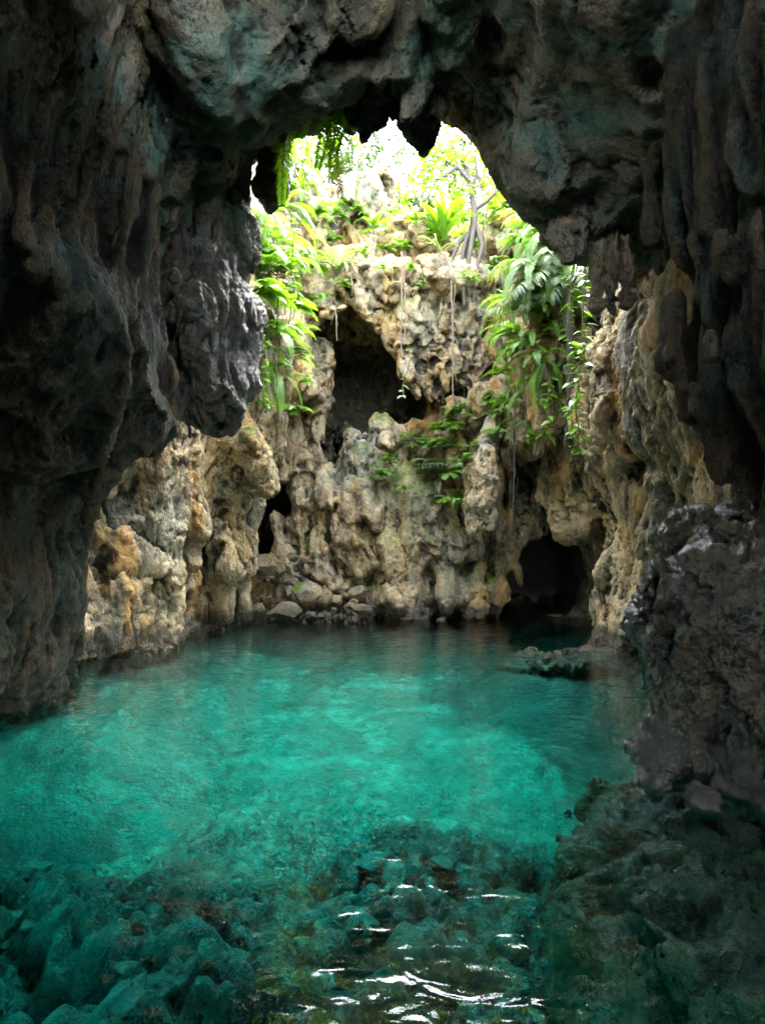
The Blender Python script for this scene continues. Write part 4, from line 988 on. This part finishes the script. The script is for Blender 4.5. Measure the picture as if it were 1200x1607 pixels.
BK = 'plants rooted on the rear cliff'
PB = [
    ('rosette_plant', 530, 425, ['spider'], 22, 1.05, -90, 'white striped rosette of thin arching leaves on the rear cliff', 'plant', 6.0),
    ('birds_nest_fern', 694, 378, ['strap'], 20, 1.15, -90, 'upright green rosette of broad straps on the ledge below the sky', 'fern', 6.2),
    ('rosette_plant', 690, 400, ['spider', 'dead'], 10, 0.8, -90, 'drooping brown and pale leaves under the upright rosette', 'plant', 3.5),
    ('leafy_plant', 620, 340, ['soft', 'fan'], 7, 0.7, -90, 'little yellow green bush on the rim below the sky', 'plant', 3.0),
    ('leafy_plant', 565, 400, ['fan', 'soft'], 8, 0.6, -90, 'round pale green bush beside the dark cleft', 'plant', 5.0),
    ('leafy_plant', 610, 395, ['fan', 'soft'], 8, 0.7, -90, 'small fan leaved bush left of the upright rosette', 'plant', 3.0),
    ('leafy_plant', 632, 392, ['soft'], 5, 0.6, -90, 'small fern where the twin roots start', 'plant', 3.0),
    ('leafy_plant', 645, 425, ['soft'], 4, 0.4, -90, 'tiny tuft on the white ledge', 'plant', 3.0),
    ('leafy_plant', 690, 700, ['fan', 'soft'], 14, 1.0, -90, 'fan leaved bush on the rock left of the hanging tongue', 'plant', 4.0),
    ('leafy_plant', 672, 735, ['fan'], 14, 1.15, -90, 'largest pale fan leaved bush in the middle of the rear cliff', 'plant', 4.0),
    ('leafy_plant', 705, 745, ['fan', 'soft'], 12, 0.95, -90, 'fan leaved bush touching the hanging tongue', 'plant', 4.0),
    ('leafy_plant', 697, 785, ['fan', 'lobed'], 9, 0.8, -90, 'lowest fan leaved bush of the rear cliff', 'plant', 4.0),
    ('leafy_plant', 715, 650, ['fan', 'soft'], 11, 0.85, -90, 'dark green bush where the single long root ends', 'plant', 4.0),
    ('leafy_plant', 735, 700, ['soft', 'fan'], 7, 0.6, -90, 'small bush above the hanging tongue', 'plant', 4.0),
    ('fern', 606, 745, ['soft', 'fan'], 12, 0.75, -90, 'narrow green fern in the groove beside the ochre column', 'fern', 3.0),
    ('fern', 606, 725, ['soft'], 8, 0.6, -90, 'small fern above the groove by the ochre column', 'fern', 3.0),
]
PB += [
    ('fern', 640, 690, ['soft', 'fan'], 9, 0.6, -90, 'small fern on the pale rock left of the fan leaved bushes', 'fern', 3.0),
    ('leafy_plant', 660, 700, ['fan', 'soft'], 12, 0.9, -90, 'pale bush at the upper left of the fan leaved group', 'plant', 4.0),
    ('leafy_plant', 725, 725, ['soft', 'fan'], 9, 0.7, -90, 'bushy tuft at the left shoulder of the hanging tongue', 'plant', 4.0),
    ('leafy_plant', 700, 675, ['soft', 'lobed'], 10, 0.8, -90, 'dark leafy patch above the fan leaved bushes', 'plant', 4.0),
    ('fern', 590, 360, ['soft', 'sword'], 8, 0.7, -90, 'fern in the crack of the pitted top rock', 'fern', 4.0),
    ('fern', 480, 420, ['soft', 'sword'], 9, 0.8, -90, 'fern left of the white striped rosette', 'fern', 4.0),
    ('fern', 470, 520, ['soft'], 7, 0.6, -90, 'wispy fern on the slanting ledge left of the alcove', 'fern', 3.0),
    ('leafy_plant', 745, 395, ['soft', 'fan'], 8, 0.7, -90, 'green tuft among the roots of the leaning tree', 'plant', 4.0),
    ('leafy_plant', 790, 330, ['soft', 'lobed'], 9, 0.9, -90, 'bush on the rim above the grey rock face', 'plant', 4.0),
]
PB += [('fern', px, py, ['soft', 'sword'], 7, sz, -90, lab, 'fern', 3.6) for px, py, sz, lab in (
    (545, 330, .7, 'fern on the pitted shoulder rock below the left end of the sky'), (575, 350, .55, 'fern in the notch right of the shoulder rock'), (655, 352, .6, 'fern on the low rim below the brightest sky'), (672, 372, .5, 'fern tuft just left of the upright rosette'),
    (725, 372, .6, 'fern tuft between the upright rosette and the leaning tree'), (765, 352, .7, 'fern at the right foot of the leaning tree'), (770, 420, .6, 'fern on the pitted rock above the pale grey face'), (735, 440, .5, 'fern at the tips of the tree roots'),
    (600, 425, .45, 'tiny fern above the arch of the alcove'), (550, 450, .55, 'fern over the top of the dark cleft'), (505, 470, .55, 'fern below the white striped rosette'), (660, 450, .4, 'tiny fern on the middle of the ledge'), (640, 770, .45, 'small fern low on the rear cliff left of the fan leaved bushes'), (720, 790, .45, 'small fern at the lower left of the hanging tongue'))]
for nm, px, py, kd, n, sz, out, lab, cat, spr in PB: plant(nm, px, py, kd, n, sz, out, lab, cat, BK, dmin=17.5, spread=spr, pitch=0.15)

RG = 'ferns palms and creepers on the right buttress'
PR = [
    ('fern', 850, 345, ['hang', 'sword'], 9, 1.1, 235, 'topmost bright fern of the right side under the roof edge', 'fern'),
    ('leafy_plant', 825, 385, ['sword', 'soft', 'soft'], 11, 1.2, 235, 'yellow green lobed plant at the top left of the right greenery', 'plant'),
    ('leafy_plant', 868, 370, ['soft', 'sword', 'hang'], 9, 1.2, 235, 'lobed plant just left of the brown knob', 'plant'),
    ('fern', 845, 420, ['hang', 'sword'], 10, 1.1, 235, 'hanging fern below the topmost right fern', 'fern'),
    ('leafy_plant', 912, 385, ['soft', 'sword', 'hang'], 8, 1.0, 235, 'bright plant between the brown knob and the roof pillar', 'plant'),
    ('palm', 862, 430, ['palm'], 9, 1.0, 225, 'upper small palm with long narrow leaflets on the right', 'palm'),
    ('palm', 880, 460, ['palm'], 11, 1.15, 225, 'largest palm with silvery drooping leaflets on the right', 'palm'),
    ('palm', 845, 490, ['palm', 'sword'], 9, 0.95, 215, 'palm leaning left over the shaft', 'palm'),
    ('fern', 820, 470, ['sword'], 8, 0.9, 215, 'fern reaching left into the light below the grey rock face', 'fern'),
    ('fern', 815, 525, ['sword', 'soft'], 9, 1.0, 215, 'leftmost long fern tip of the right greenery', 'fern'),
    ('leafy_plant', 832, 545, ['sword', 'soft', 'soft'], 10, 1.1, 225, 'bright lobed plant below the palms', 'plant'),
    ('fern', 855, 560, ['sword', 'hang', 'dead'], 10, 1.0, 235, 'fern with withered tails below the largest palm', 'fern'),
    ('fern', 885, 570, ['dead', 'hang'], 7, 1.0, 245, 'mostly withered fern hanging on the right buttress', 'fern'),
    ('fern', 800, 585, ['soft', 'sword'], 8, 0.85, 225, 'grey green fern at the left edge of the buttress', 'fern'),
    ('leafy_plant', 775, 625, ['fan', 'soft'], 10, 0.9, 235, 'silvery leaved bush at the corner left of the buttress', 'plant'),
    ('fern', 805, 630, ['soft', 'sword'], 10, 0.9, 235, 'shaggy fern below the middle of the right greenery', 'fern'),
    ('fern', 820, 660, ['hang', 'dead'], 8, 0.75, 245, 'hanging fern above the teal hollow', 'fern'),
    ('fern', 785, 680, ['soft', 'fan'], 10, 0.85, 245, 'lowest fern tuft beside the hanging tongue', 'fern'),
    ('fern', 835, 690, ['soft'], 6, 0.6, 245, 'small fern at the lip of the teal hollow', 'fern'),
    ('fern', 800, 420, ['soft'], 6, 0.6, 235, 'small hazy fern beside the grey rock face', 'fern'),
]
PR += [
    ('fern', 870, 520, ['sword', 'soft'], 10, 0.9, 235, 'fine fern under the silvery palm', 'fern'),
    ('fern', 840, 600, ['soft', 'hang', 'dead'], 9, 0.85, 235, 'straggling fern left of the mossy trunk like root', 'fern'),
    ('fern', 870, 630, ['soft', 'dead'], 8, 0.75, 240, 'sparse fern and withered tails beside the mossy trunk like root', 'fern'),
    ('fern', 790, 650, ['soft', 'fan'], 9, 0.8, 240, 'green tuft right above the hanging tongue', 'fern'),
    ('fern', 880, 400, ['sword', 'hang'], 9, 1.0, 235, 'fern right below the brown knob', 'fern'),
]
PR += [
    ('fern', 905, 470, ['soft', 'sword'], 9, 0.8, 235, 'fern beside the top of the mossy trunk like root', 'fern'),
    ('fern', 912, 560, ['soft', 'dead'], 8, 0.7, 240, 'fine fern right of the mossy trunk like root', 'fern'),
    ('fern', 905, 640, ['soft'], 8, 0.6, 240, 'small fern near the end of the long bright creeper', 'fern'),
    ('fern', 860, 680, ['soft', 'dead'], 8, 0.65, 240, 'fern with dead tails over the teal hollow', 'fern'),
    ('fern', 830, 360, ['soft', 'sword'], 9, 0.9, 225, 'fern under the roof edge right of the leaning tree', 'fern'),
    ('fern', 800, 520, ['soft', 'sword'], 9, 0.8, 215, 'light fern spray left of the palms', 'fern'),
]
for a in PR: plant(*a[:5], a[5] * 0.82, *a[6:], RG, spread=2.8, dmin=13.5)

# leafy creepers down the right
def heart(L):
    V = []; Fc = []
    blade(Vector((0, 0, 0)), Vector((1, 0, 0)), Vector((0, 0, 1)), L, L * 0.62, V, Fc, 0.15, 0.15, 3)
    return V, Fc
def creeper(pts, D, n, size, label, group, mat='leaf'):
    base = Vector(P(*pts[0], D)); q = [Vector(P(a, b, D + U(-.1, .1))) - base for a, b in pts]
    fine = []
    for i in range(len(q) - 1):
        for t in (0, .25, .5, .75): fine.append(q[i].lerp(q[i + 1], t) + Vector((U(-.03, .03), U(-.03, .03), 0)))
    fine.append(q[-1])
    root = empty('creeper', base, label, 'creeper', group)
    v, f = tube(fine, [0.012] * len(fine), 5); obj('stem', build(v, f, 'stem', M['stem'], True), root)
    V = []; Fc = []
    for i in range(n):
        t = (i + 0.5) / n * (len(fine) - 1); k = int(t); a = fine[k].lerp(fine[k + 1], t - k)
        for _ in range(2):
            an = U(0, 6.28); d = Vector((math.cos(an), math.sin(an) * 0.8 - 0.35, U(-.5, .25))).normalized()
            blade(a, d, (Vector((0, -0.5, 1)) + Vector((U(-.4, .4), U(-.4, .4), 0))).normalized(), size * U(.7, 1.2), size * U(.45, .6), V, Fc, 0.15, 0.3, 3)
    obj('foliage', build(V, Fc, 'foliage', M[mat]), root)
CG = 'creepers hanging on the right'
creeper([(922, 405), (918, 450), (912, 500), (918, 545), (908, 590), (902, 640), (906, 690)], 13.0, 26, .24, 'long creeper with broad bright leaves left of the roof pillar', CG)
creeper([(905, 540), (900, 600), (895, 650), (900, 700), (915, 720)], 13.4, 18, .22, 'lower leafy creeper beside the dark fluted wall', CG)
creeper([(895, 420), (893, 480), (888, 540)], 14.6, 12, .22, 'short creeper beside the mossy trunk on the right', CG)
creeper([(783, 452), (770, 470), (778, 490), (770, 520)], 18.0, 8, .2, 'small creeper hanging by the pale grey rock face', CG)
creeper([(640, 545), (642, 570), (632, 600), (631, 625)], 18.4, 9, .18, 'thin creeper dangling in front of the dark alcove', 'creepers and roots hanging from the ledge', 'pale')
creeper([(412, 520), (418, 560), (412, 600), (416, 640)], 15.0, 12, .18, 'thin creeper along the right side of the dark bulge', LF)

creeper([(478, 195), (482, 230), (476, 262), (484, 300)], 12.6, 14, .2, 'leafy creeper dangling from the roof edge at the far left of the sky', LF, 'fern')
creeper([(520, 185), (524, 215), (519, 250)], 12.4, 10, .18, 'short leafy creeper dangling from the roof edge left of the stalactites', LF, 'fern')
creeper([(455, 330), (462, 380), (458, 430), (466, 480)], 14.2, 18, .2, 'leafy creeper hanging in front of the left ferns', LF, 'fern')
creeper([(835, 330), (838, 370), (830, 410), (834, 450)], 15.6, 16, .2, 'leafy creeper hanging in front of the upper right ferns', CG, 'fern')
creeper([(862, 590), (858, 640), (864, 690)], 14.8, 12, .2, 'leafy creeper below the withered right fern', CG)

# dangling roots and lianas
def root_line(px, y0, y1, D, r, label, group, sway=4, mat='root'):
    n = max(5, int((y1 - y0) / 14)); a = Vector(P(px, y0, D)); pts = []
    for i in range(n + 1):
        t = i / n; pts.append(Vector(P(px + sway * math.sin(t * 3.1 + px) * 0.4 + U(-.8, .8), y0 + (y1 - y0) * t, D)) - a)
    v, f = tube(pts, [r * (1 - 0.35 * i / n) for i in range(n + 1)], 5)
    bits = [(v, f)]
    for _ in range(int(3 + (y1 - y0) / 14)):
        i = prnd.randrange(1, n); p0 = pts[i]; s_ = prnd.choice((-1, 1)); L = U(.12, .4)
        bits.append(tube([p0, p0 + Vector((s_ * L * .25, U(-.1, .1), -L * .4)), p0 + Vector((s_ * L * U(.15, .4), U(-.1, .1), -L))], [r * .4, r * .28, r * .1], 4))
    v, f = join(*bits)
    o = obj('hanging_root', build(v, f, 'hanging_root', M[mat], True), None, a); tag(o, label, 'root', group)
RG2 = 'roots dangling from the ledge'
root_line(629, 395, 560, 18.6, .022, 'left strand of the twin pale roots in front of the alcove', RG2)
root_line(634, 400, 540, 18.6, .018, 'right strand of the twin pale roots in front of the alcove', RG2)
root_line(709, 440, 640, 18.6, .024, 'longest straight pale root ending in the bush', RG2)
root_line(712, 445, 520, 18.7, .016, 'short thin root close to the longest pale root', RG2)
root_line(562, 400, 470, 19.0, .014, 'thin root beside the dark cleft', RG2)
root_line(527, 480, 535, 18.9, .014, 'short root under the left end of the ledge', RG2)
root_line(811, 380, 470, 17.4, .014, 'thin root in front of the pitted rock below the roof trunk', RG2)
root_line(780, 470, 560, 17.8, .014, 'left of two thin roots by the right ferns', RG2)
root_line(790, 455, 550, 17.6, .014, 'right of two thin roots by the right ferns', RG2)
root_line(760, 330, 410, 19.2, .014, 'thin root below the leaning tree', RG2)
root_line(805, 660, 830, 17.2, .020, 'dark root hanging past the hanging tongue toward the cave mouth', RG2, 4, 'bark')
root_line(437, 470, 660, 15.5, .016, 'thin brown root on the left cliff', LF, 8, 'bark')
root_line(805, 600, 700, 17.0, .022, 'thick brown root among the right ferns', RG2, 6, 'bark')
root_line(822, 560, 690, 16.8, .02, 'brown root among the withered right fronds', RG2, 8, 'bark')
root_line(892, 420, 690, 15.0, .11, 'mossy trunk like root running down the right buttress', RG2, 6, 'bark')

# leaves of trees and shrubs
def leaf_cloud(centres, n, size, r=None, flat=0.6):
    r = r or prnd; V = []; Fc = []
    for c, R in centres:
        for _ in range(n):
            d = Vector((r.gauss(0, 1), r.gauss(0, 1), r.gauss(0, 1) * flat)); d = d * (R * r.random() ** 0.4 / max(d.length, .01))
            a = Vector(c) + d; e = Vector((r.gauss(0, 1), r.gauss(0, 1), r.gauss(0, .5))).normalized()
            nn = (Vector((r.gauss(0, .5), r.gauss(0, .5), 1))).normalized()
            nn = (nn - e * nn.dot(e)).normalized()
            blade(a, e, nn, size * r.uniform(.6, 1.2), size * r.uniform(.35, .5), V, Fc, 0.15, 0.15, 2)
    return V, Fc
# leaning tree on the rim, its roots gripping the rock
T_ = empty('tree', P(742, 345, 19.4), 'leaning tree with bare twisted trunk gripping the rim right of the sky', 'tree')
b0 = Vector(T_.location)
def loc(px, py, D): return Vector(P(px, py, D)) - b0
v, f = tube([loc(728, 420, 19.3), loc(742, 370, 19.2), loc(744, 330, 19.1), loc(738, 295, 19.2), loc(733, 262, 19.4), loc(740, 235, 19.7), loc(752, 200, 20)], [.09, .11, .10, .075, .06, .045, .03], 8)
obj('trunk', build(v, f, 'trunk', M['bark'], True), T_)
for L_ in ([(736, 285, 19.2), (716, 262, 19.0), (690, 248, 18.8), (668, 240, 18.7)], [(733, 265, 19.4), (715, 240, 19.2), (700, 215, 19.2)], [(744, 330, 19.1), (765, 315, 18.9), (780, 300, 18.9), (786, 285, 19)],
           [(740, 300, 19.2), (748, 270, 19.0), (745, 245, 18.9)], [(716, 262, 19), (700, 275, 18.8), (680, 285, 18.8)]):
    pts = [loc(*a) for a in L_]; v, f = tube(pts, [.06 * (1 - .7 * i / len(pts)) for i in range(len(pts))], 6)
    obj('branch', build(v, f, 'branch', M['bark'], True), T_)
for L_ in ([(742, 350, 19.2), (728, 385, 19.1), (722, 420, 19.1), (718, 455, 19.2)], [(744, 345, 19.1), (738, 390, 18.9), (732, 430, 18.9), (736, 465, 19)], [(746, 350, 19.1), (756, 385, 19.0), (748, 420, 18.9), (742, 450, 19)],
           [(742, 360, 19.2), (720, 380, 19.2), (708, 410, 19.2), (700, 440, 19.3)], [(730, 415, 19.0), (726, 440, 18.9), (728, 480, 18.9)], [(722, 420, 19.1), (712, 440, 19.0), (716, 462, 19)]):
    pts = [loc(*a) for a in L_]; v, f = tube(pts, [.075 * (1 - .65 * i / len(pts)) for i in range(len(pts))], 6)
    obj('root', build(v, f, 'root', M['bark'], True), T_)
cs = [(loc(672, 240, 18.7), .45), (loc(690, 255, 18.8), .5), (loc(700, 225, 19), .5), (loc(685, 285, 18.8), .4), (loc(660, 270, 18.8), .35), (loc(715, 245, 19), .4), (loc(782, 300, 18.9), .5), (loc(770, 280, 19), .4), (loc(720, 300, 19), .35), (loc(745, 250, 19.4), .35), (loc(725, 340, 19), .3)]
v, f = leaf_cloud(cs, 60, .2); obj('crown', build(v, f, 'crown', M['fern']), T_)

# shrubs along the rim and forest beyond the shaft
def tree(base, h, R, n, leaf, label, group, mat, seed, name='tree', cat='tree', clumps=14):
    r = random.Random(seed); root = empty(name, base, label, cat, group)
    top = Vector((r.uniform(-.1, .1) * h, r.uniform(-.1, .1) * h, h))
    pts = [Vector((0, 0, -0.4)), top * .3 + Vector((r.uniform(-.1, .1), 0, 0)), top * .6, top * .95]
    v, f = tube(pts, [.045 * h ** .8, .036 * h ** .8, .025 * h ** .8, .008 * h], 6); parts = [(v, f)]
    cs = []
    for k in range(clumps):
        a = r.uniform(0, 6.28); z = h * r.uniform(.32, 1.05); q = R * (r.random() ** .5) * (1.15 - 0.55 * abs(z / h - .65))
        c = Vector((q * math.cos(a), q * math.sin(a), z)); cs.append((c, R * r.uniform(.22, .42)))
        s = top * min(.9, z / h * .75)
        parts.append(tube([s, s.lerp(c, .55) + Vector((0, 0, .08 * h)), c], [.014 * h ** .8, .009 * h ** .8, .003 * h], 4))
    v, f = join(*parts); obj('trunk', build(v, f, 'trunk', M['bark'], True), root)
    v, f = leaf_cloud(cs, n, leaf, r); obj('crown', build(v, f, 'crown', M[mat]), root)
FG = 'trees of the forest seen through the opening'
for i, (px, D, h, R, lab) in enumerate([(470, 27.5, 6.0, 2.4, 'leafy tree at the far left of the opening'), (515, 26.0, 4.4, 1.9, 'low leafy tree behind the left rim'), (560, 31, 6.5, 2.1, 'slim pale tree in the glare left of the stalactites'),
                                     (605, 33.5, 8.5, 2.2, 'tall sparse tree in the glare below the long stalactite'), (640, 29, 4.0, 1.5, 'short tree standing in the brightest part of the sky'), (700, 30.5, 6.0, 2.3, 'tree behind the leaning rim tree'),
                                     (755, 27.5, 6.0, 2.5, 'dense tree at the right end of the sky'), (800, 26.0, 5.0, 2.2, 'tree crowding over the right rim'), (585, 39, 12, 2.8, 'tallest pale tree deep in the forest'), (675, 40, 12, 3.0, 'deep forest tree behind the glare')]):
    x = (px - 600) / F * D; tree((x, D, 12.9 + 0.02 * D), h, R, 34, .26 + .06 * (D > 30), lab, FG, 'canopy', 100 + i, clumps=16 if D < 32 else 12)
for i, (px, py, D, s, lab) in enumerate([(490, 255, 22.5, .9, 'shrub above the pitted rock at the left of the sky'), (545, 280, 23.2, .7, 'shrub on the left shoulder of the rim'), (625, 318, 23.4, .7, 'thin shrub standing on the lowest rim rock'), (668, 340, 23.0, .6, 'sparse shrub left of the leaning tree'),
                                     (780, 300, 22.5, .9, 'shrub right of the leaning tree'), (820, 310, 21.5, .9, 'bush above the right buttress'), (455, 230, 21.5, 1.0, 'bush below the topmost left fern'), (715, 345, 22.8, .5, 'low bush behind the upright rosette')]):
    tree(P(px, py + 22, D), s * 1.6, s, 40, .17, lab, 'shrubs on the rim of the shaft', 'canopy' if i % 2 else 'fern', 200 + i, 'shrub', 'shrub', 9)

# stones at the foot of the rear cliff
import bmesh
def stone_mesh(seed, sx, sy, sz, mat):
    bm = bmesh.new(); bmesh.ops.create_icosphere(bm, subdivisions=4, radius=1)
    v = np.array([x.co[:] for x in bm.verts]); r = np.random.default_rng(seed)
    for _ in range(13):             # broken faces
        nn = r.normal(size=3); nn /= np.linalg.norm(nn); c = r.uniform(.42, .8); e = v @ nn - c
        v -= np.clip(e, 0, None)[:, None] * nn * 0.98
    off = r.uniform(0, 50)
    v = v * (1 + 0.06 * noise(v * 1.6 + off) + 0.05 * (0.3 - np.abs(noise(v * 3 + off))) + 0.03 * noise(v * 8 + off) + 0.05 * facet(v * 2.2 + off))[:, None] * [sx, sy, sz]
    v[:, 2] -= v[:, 2].min()
    for a, b in zip(bm.verts, v): a.co = b
    me = bpy.data.meshes.new('stone'); bm.to_mesh(me); bm.free()
    me.polygons.foreach_set('use_smooth', np.ones(len(me.polygons), bool)); me.materials.append(mat)
    rr = np.linalg.norm(v / [sx, sy, sz] - [0, 0, 0.8], axis=1); at = me.attributes.new('relief', 'FLOAT', 'POINT')
    at.data.foreach_set('value', np.clip(0.5 + 1.2 * (noise(v / sx * 3 + off)) * 0.3 + 0.1, 0, 1).astype(np.float32)); return me
def stone(px, py_bottom, D, w, hgt, label, mat='stone', seed=0, tilt=0.0, yaw=0.0, group=None, name='boulder'):
    s = D / F / 2
    o = obj(name, stone_mesh(seed, w * s, w * s * .85, hgt * s, M[mat]), None, P(px, py_bottom, D)); o.rotation_euler = (0, tilt, yaw)
    tag(o, label, 'rock', group)
SG = 'boulders heaped at the foot of the rear cliff'
for i, a in enumerate([
    (470, 952, 19.4, 78, 52, 'largest boulder of the heap, tilted with a mossy flank', 'stone_moss', .5, .2), (445, 975, 18.7, 62, 38, 'low rounded brown boulder at the waterline below the tilted one', 'stone', 0, 0),
    (415, 905, 20.2, 52, 40, 'brown boulder at the upper left of the heap beside the dark cave', 'stone', .1, .6), (528, 952, 19.6, 30, 22, 'small green topped boulder under the little dark hole', 'stone_moss', 0, 0),
    (498, 915, 20.0, 34, 26, 'ochre block right of the tilted boulder', 'stone', .3, .4), (510, 948, 19.4, 30, 34, 'tan block between the tilted boulder and the green topped one', 'stone', .2, .2),
    (440, 905, 20.4, 36, 30, 'grey block behind the tilted boulder', 'stone', -.2, .7), (405, 975, 18.9, 40, 34, 'dark boulder at the left end of the heap by the water', 'stone', 0, .4),
    (555, 972, 19.6, 60, 34, 'wide low boulder at the right end of the heap', 'stone', 0, .2), (515, 978, 19.2, 44, 22, 'flat pale stone at the waterline', 'stone', .1, .5),
    (460, 890, 20.8, 34, 24, 'tan stone at the back of the heap', 'stone', .2, .9), (485, 980, 18.9, 32, 24, 'dark broken stone at the waterline', 'stone', .3, .3), (560, 945, 20.0, 34, 40, 'upright stone right of the little dark hole', 'stone', .1, .1)]):
    stone(a[0], a[1], a[2], a[3], a[4], a[5], a[6], 20 + i, a[7], a[8], SG)
for i in range(44):
    px = prnd.uniform(396, 560); t = prnd.random(); D = 18.6 + 2.4 * t; w = prnd.uniform(10, 24)
    py = 978 - 78 * t * prnd.uniform(.7, 1.1) - (10 if px < 520 else -8) * t
    stone(px, py, D, w, w * prnd.uniform(.6, .95), 'small broken stone filling the heap between the boulders', 'stone', 60 + i, prnd.uniform(-.5, .5), prnd.uniform(0, 3), 'small stones between the boulders', 'stone')
for i, (px, py, D, w, h_, lab) in enumerate([(640, 978, 19.4, 30, 14, 'flat stone at the waterline below the rear cliff middle'), (690, 976, 19.6, 22, 10, 'little stone at the waterline left of the cave mouth'), (870, 968, 20.5, 30, 10, 'low stone on the sill of the dark cave mouth'), (905, 970, 20.2, 26, 14, 'stone at the right side of the dark cave mouth'), (940, 975, 18.4, 40, 18, 'low rock at the water right of the cave mouth')]):
    stone(px, py, D, w, h_, lab, 'stone', 140 + i, 0, i, 'stones along the rear waterline')

# gravel and litter between the boulders
V = []; Fc = []
for _ in range(900):
    px = prnd.uniform(392, 575); t = prnd.random(); D = 18.7 + 2.6 * t; c = Vector(P(px, 979 - 70 * t * prnd.uniform(.5, 1), D)); s_ = prnd.uniform(.03, .1)
    o_ = len(V); ps = [Vector((prnd.gauss(0, 1), prnd.gauss(0, 1), prnd.gauss(0, .7))).normalized() * s_ for _ in range(4)]
    V += [c + p for p in ps]; Fc += [(o_, o_ + 1, o_ + 2), (o_, o_ + 2, o_ + 3), (o_, o_ + 3, o_ + 1), (o_ + 1, o_ + 3, o_ + 2)]
gv = mesh_from('gravel', V, Fc, M['stone'], False, np.full(len(V), .5)); tag(obj('gravel', gv), kind='stuff')

# pale stones on the bottom close to the viewer
q_ = 0
for i in range(90):
    y = prnd.uniform(2.0, 7.2); x = prnd.uniform(-.62, .12) * y + prnd.uniform(-.2, .3); w = prnd.uniform(.10, .28)
    z = float(bed_z(np.array([x]), np.array([y]))[0])
    o = obj('sunken_stone', stone_mesh(300 + i, w, w * prnd.uniform(.6, .95), w * prnd.uniform(.25, .45), M['pebble']), None, (x, y, z - 0.08)); o.rotation_euler = (prnd.uniform(-.3, .3), prnd.uniform(-.3, .3), prnd.uniform(0, 3))
    tag(o, 'pale stone lying on the pool bottom under the near water', 'stone', 'pale stones on the pool bottom')

cam_d = bpy.data.cameras.new('camera'); cam = bpy.data.objects.new('camera', cam_d); C.objects.link(cam)
cam_d.sensor_fit = 'VERTICAL'; cam_d.sensor_height = 36.0; cam_d.sensor_width = 27.0; cam_d.lens = 24.0
cam_d.shift_y = (HY - 803.5) / 1607.0; cam_d.clip_start = 0.05; cam_d.clip_end = 3000
cam.location = (0, 0, CAMH); cam.rotation_euler = (math.radians(90), 0, 0)
scene.camera = cam

w = bpy.data.worlds.new('World'); scene.world = w; w.use_nodes = True
nt = w.node_tree; bg = nt.nodes['Background']
sky = nt.nodes.new('ShaderNodeTexSky'); sky.sky_type = 'NISHITA'; sky.sun_disc = False
SUN_EL, SUN_AZ = math.radians(SUN_ELEV), math.radians(SUN_DIR)     # azimuth from +Y towards +X
sky.sun_elevation = SUN_EL; sky.sun_rotation = SUN_AZ
sky.air_density = 1.0; sky.dust_density = 2.0; sky.ozone_density = 1.0
hs = nt.nodes.new('ShaderNodeHueSaturation'); hs.inputs['Saturation'].default_value = 0.45      # thin bright haze
nt.links.new(sky.outputs[0], hs.inputs['Color']); nt.links.new(hs.outputs[0], bg.inputs[0]); bg.inputs[1].default_value = SKY_STRENGTH
sd = bpy.data.lights.new('sun', 'SUN'); sun = bpy.data.objects.new('sun', sd); C.objects.link(sun)
sd.energy = SUN_STRENGTH; sd.angle = math.radians(SUN_ANGLE); sd.color = (1.0, 0.93, 0.82)
dv = Vector((math.sin(SUN_AZ) * math.cos(SUN_EL), math.cos(SUN_AZ) * math.cos(SUN_EL), math.sin(SUN_EL)))
sun.rotation_euler = (-dv).to_track_quat('-Z', 'Y').to_euler(); sun.location = (0, 15, 40)

scene.view_settings.view_transform = 'Standard'; scene.view_settings.look = 'None'
scene.view_settings.exposure = 0; scene.view_settings.gamma = 1
scene.render.engine = 'CYCLES'
cy = scene.cycles
cy.film_exposure = FILM
cy.use_denoising = True
cy.max_bounces = 8; cy.diffuse_bounces = 4; cy.glossy_bounces = 4; cy.transmission_bounces = 6; cy.transparent_max_bounces = 24; cy.volume_bounces = 0
cy.sample_clamp_indirect = 3.0; cy.caustics_reflective = False; cy.caustics_refractive = True
cy.use_adaptive_sampling = True; cy.adaptive_threshold = 0.04
print('built', round(time.time() - T0, 1), flush=True)
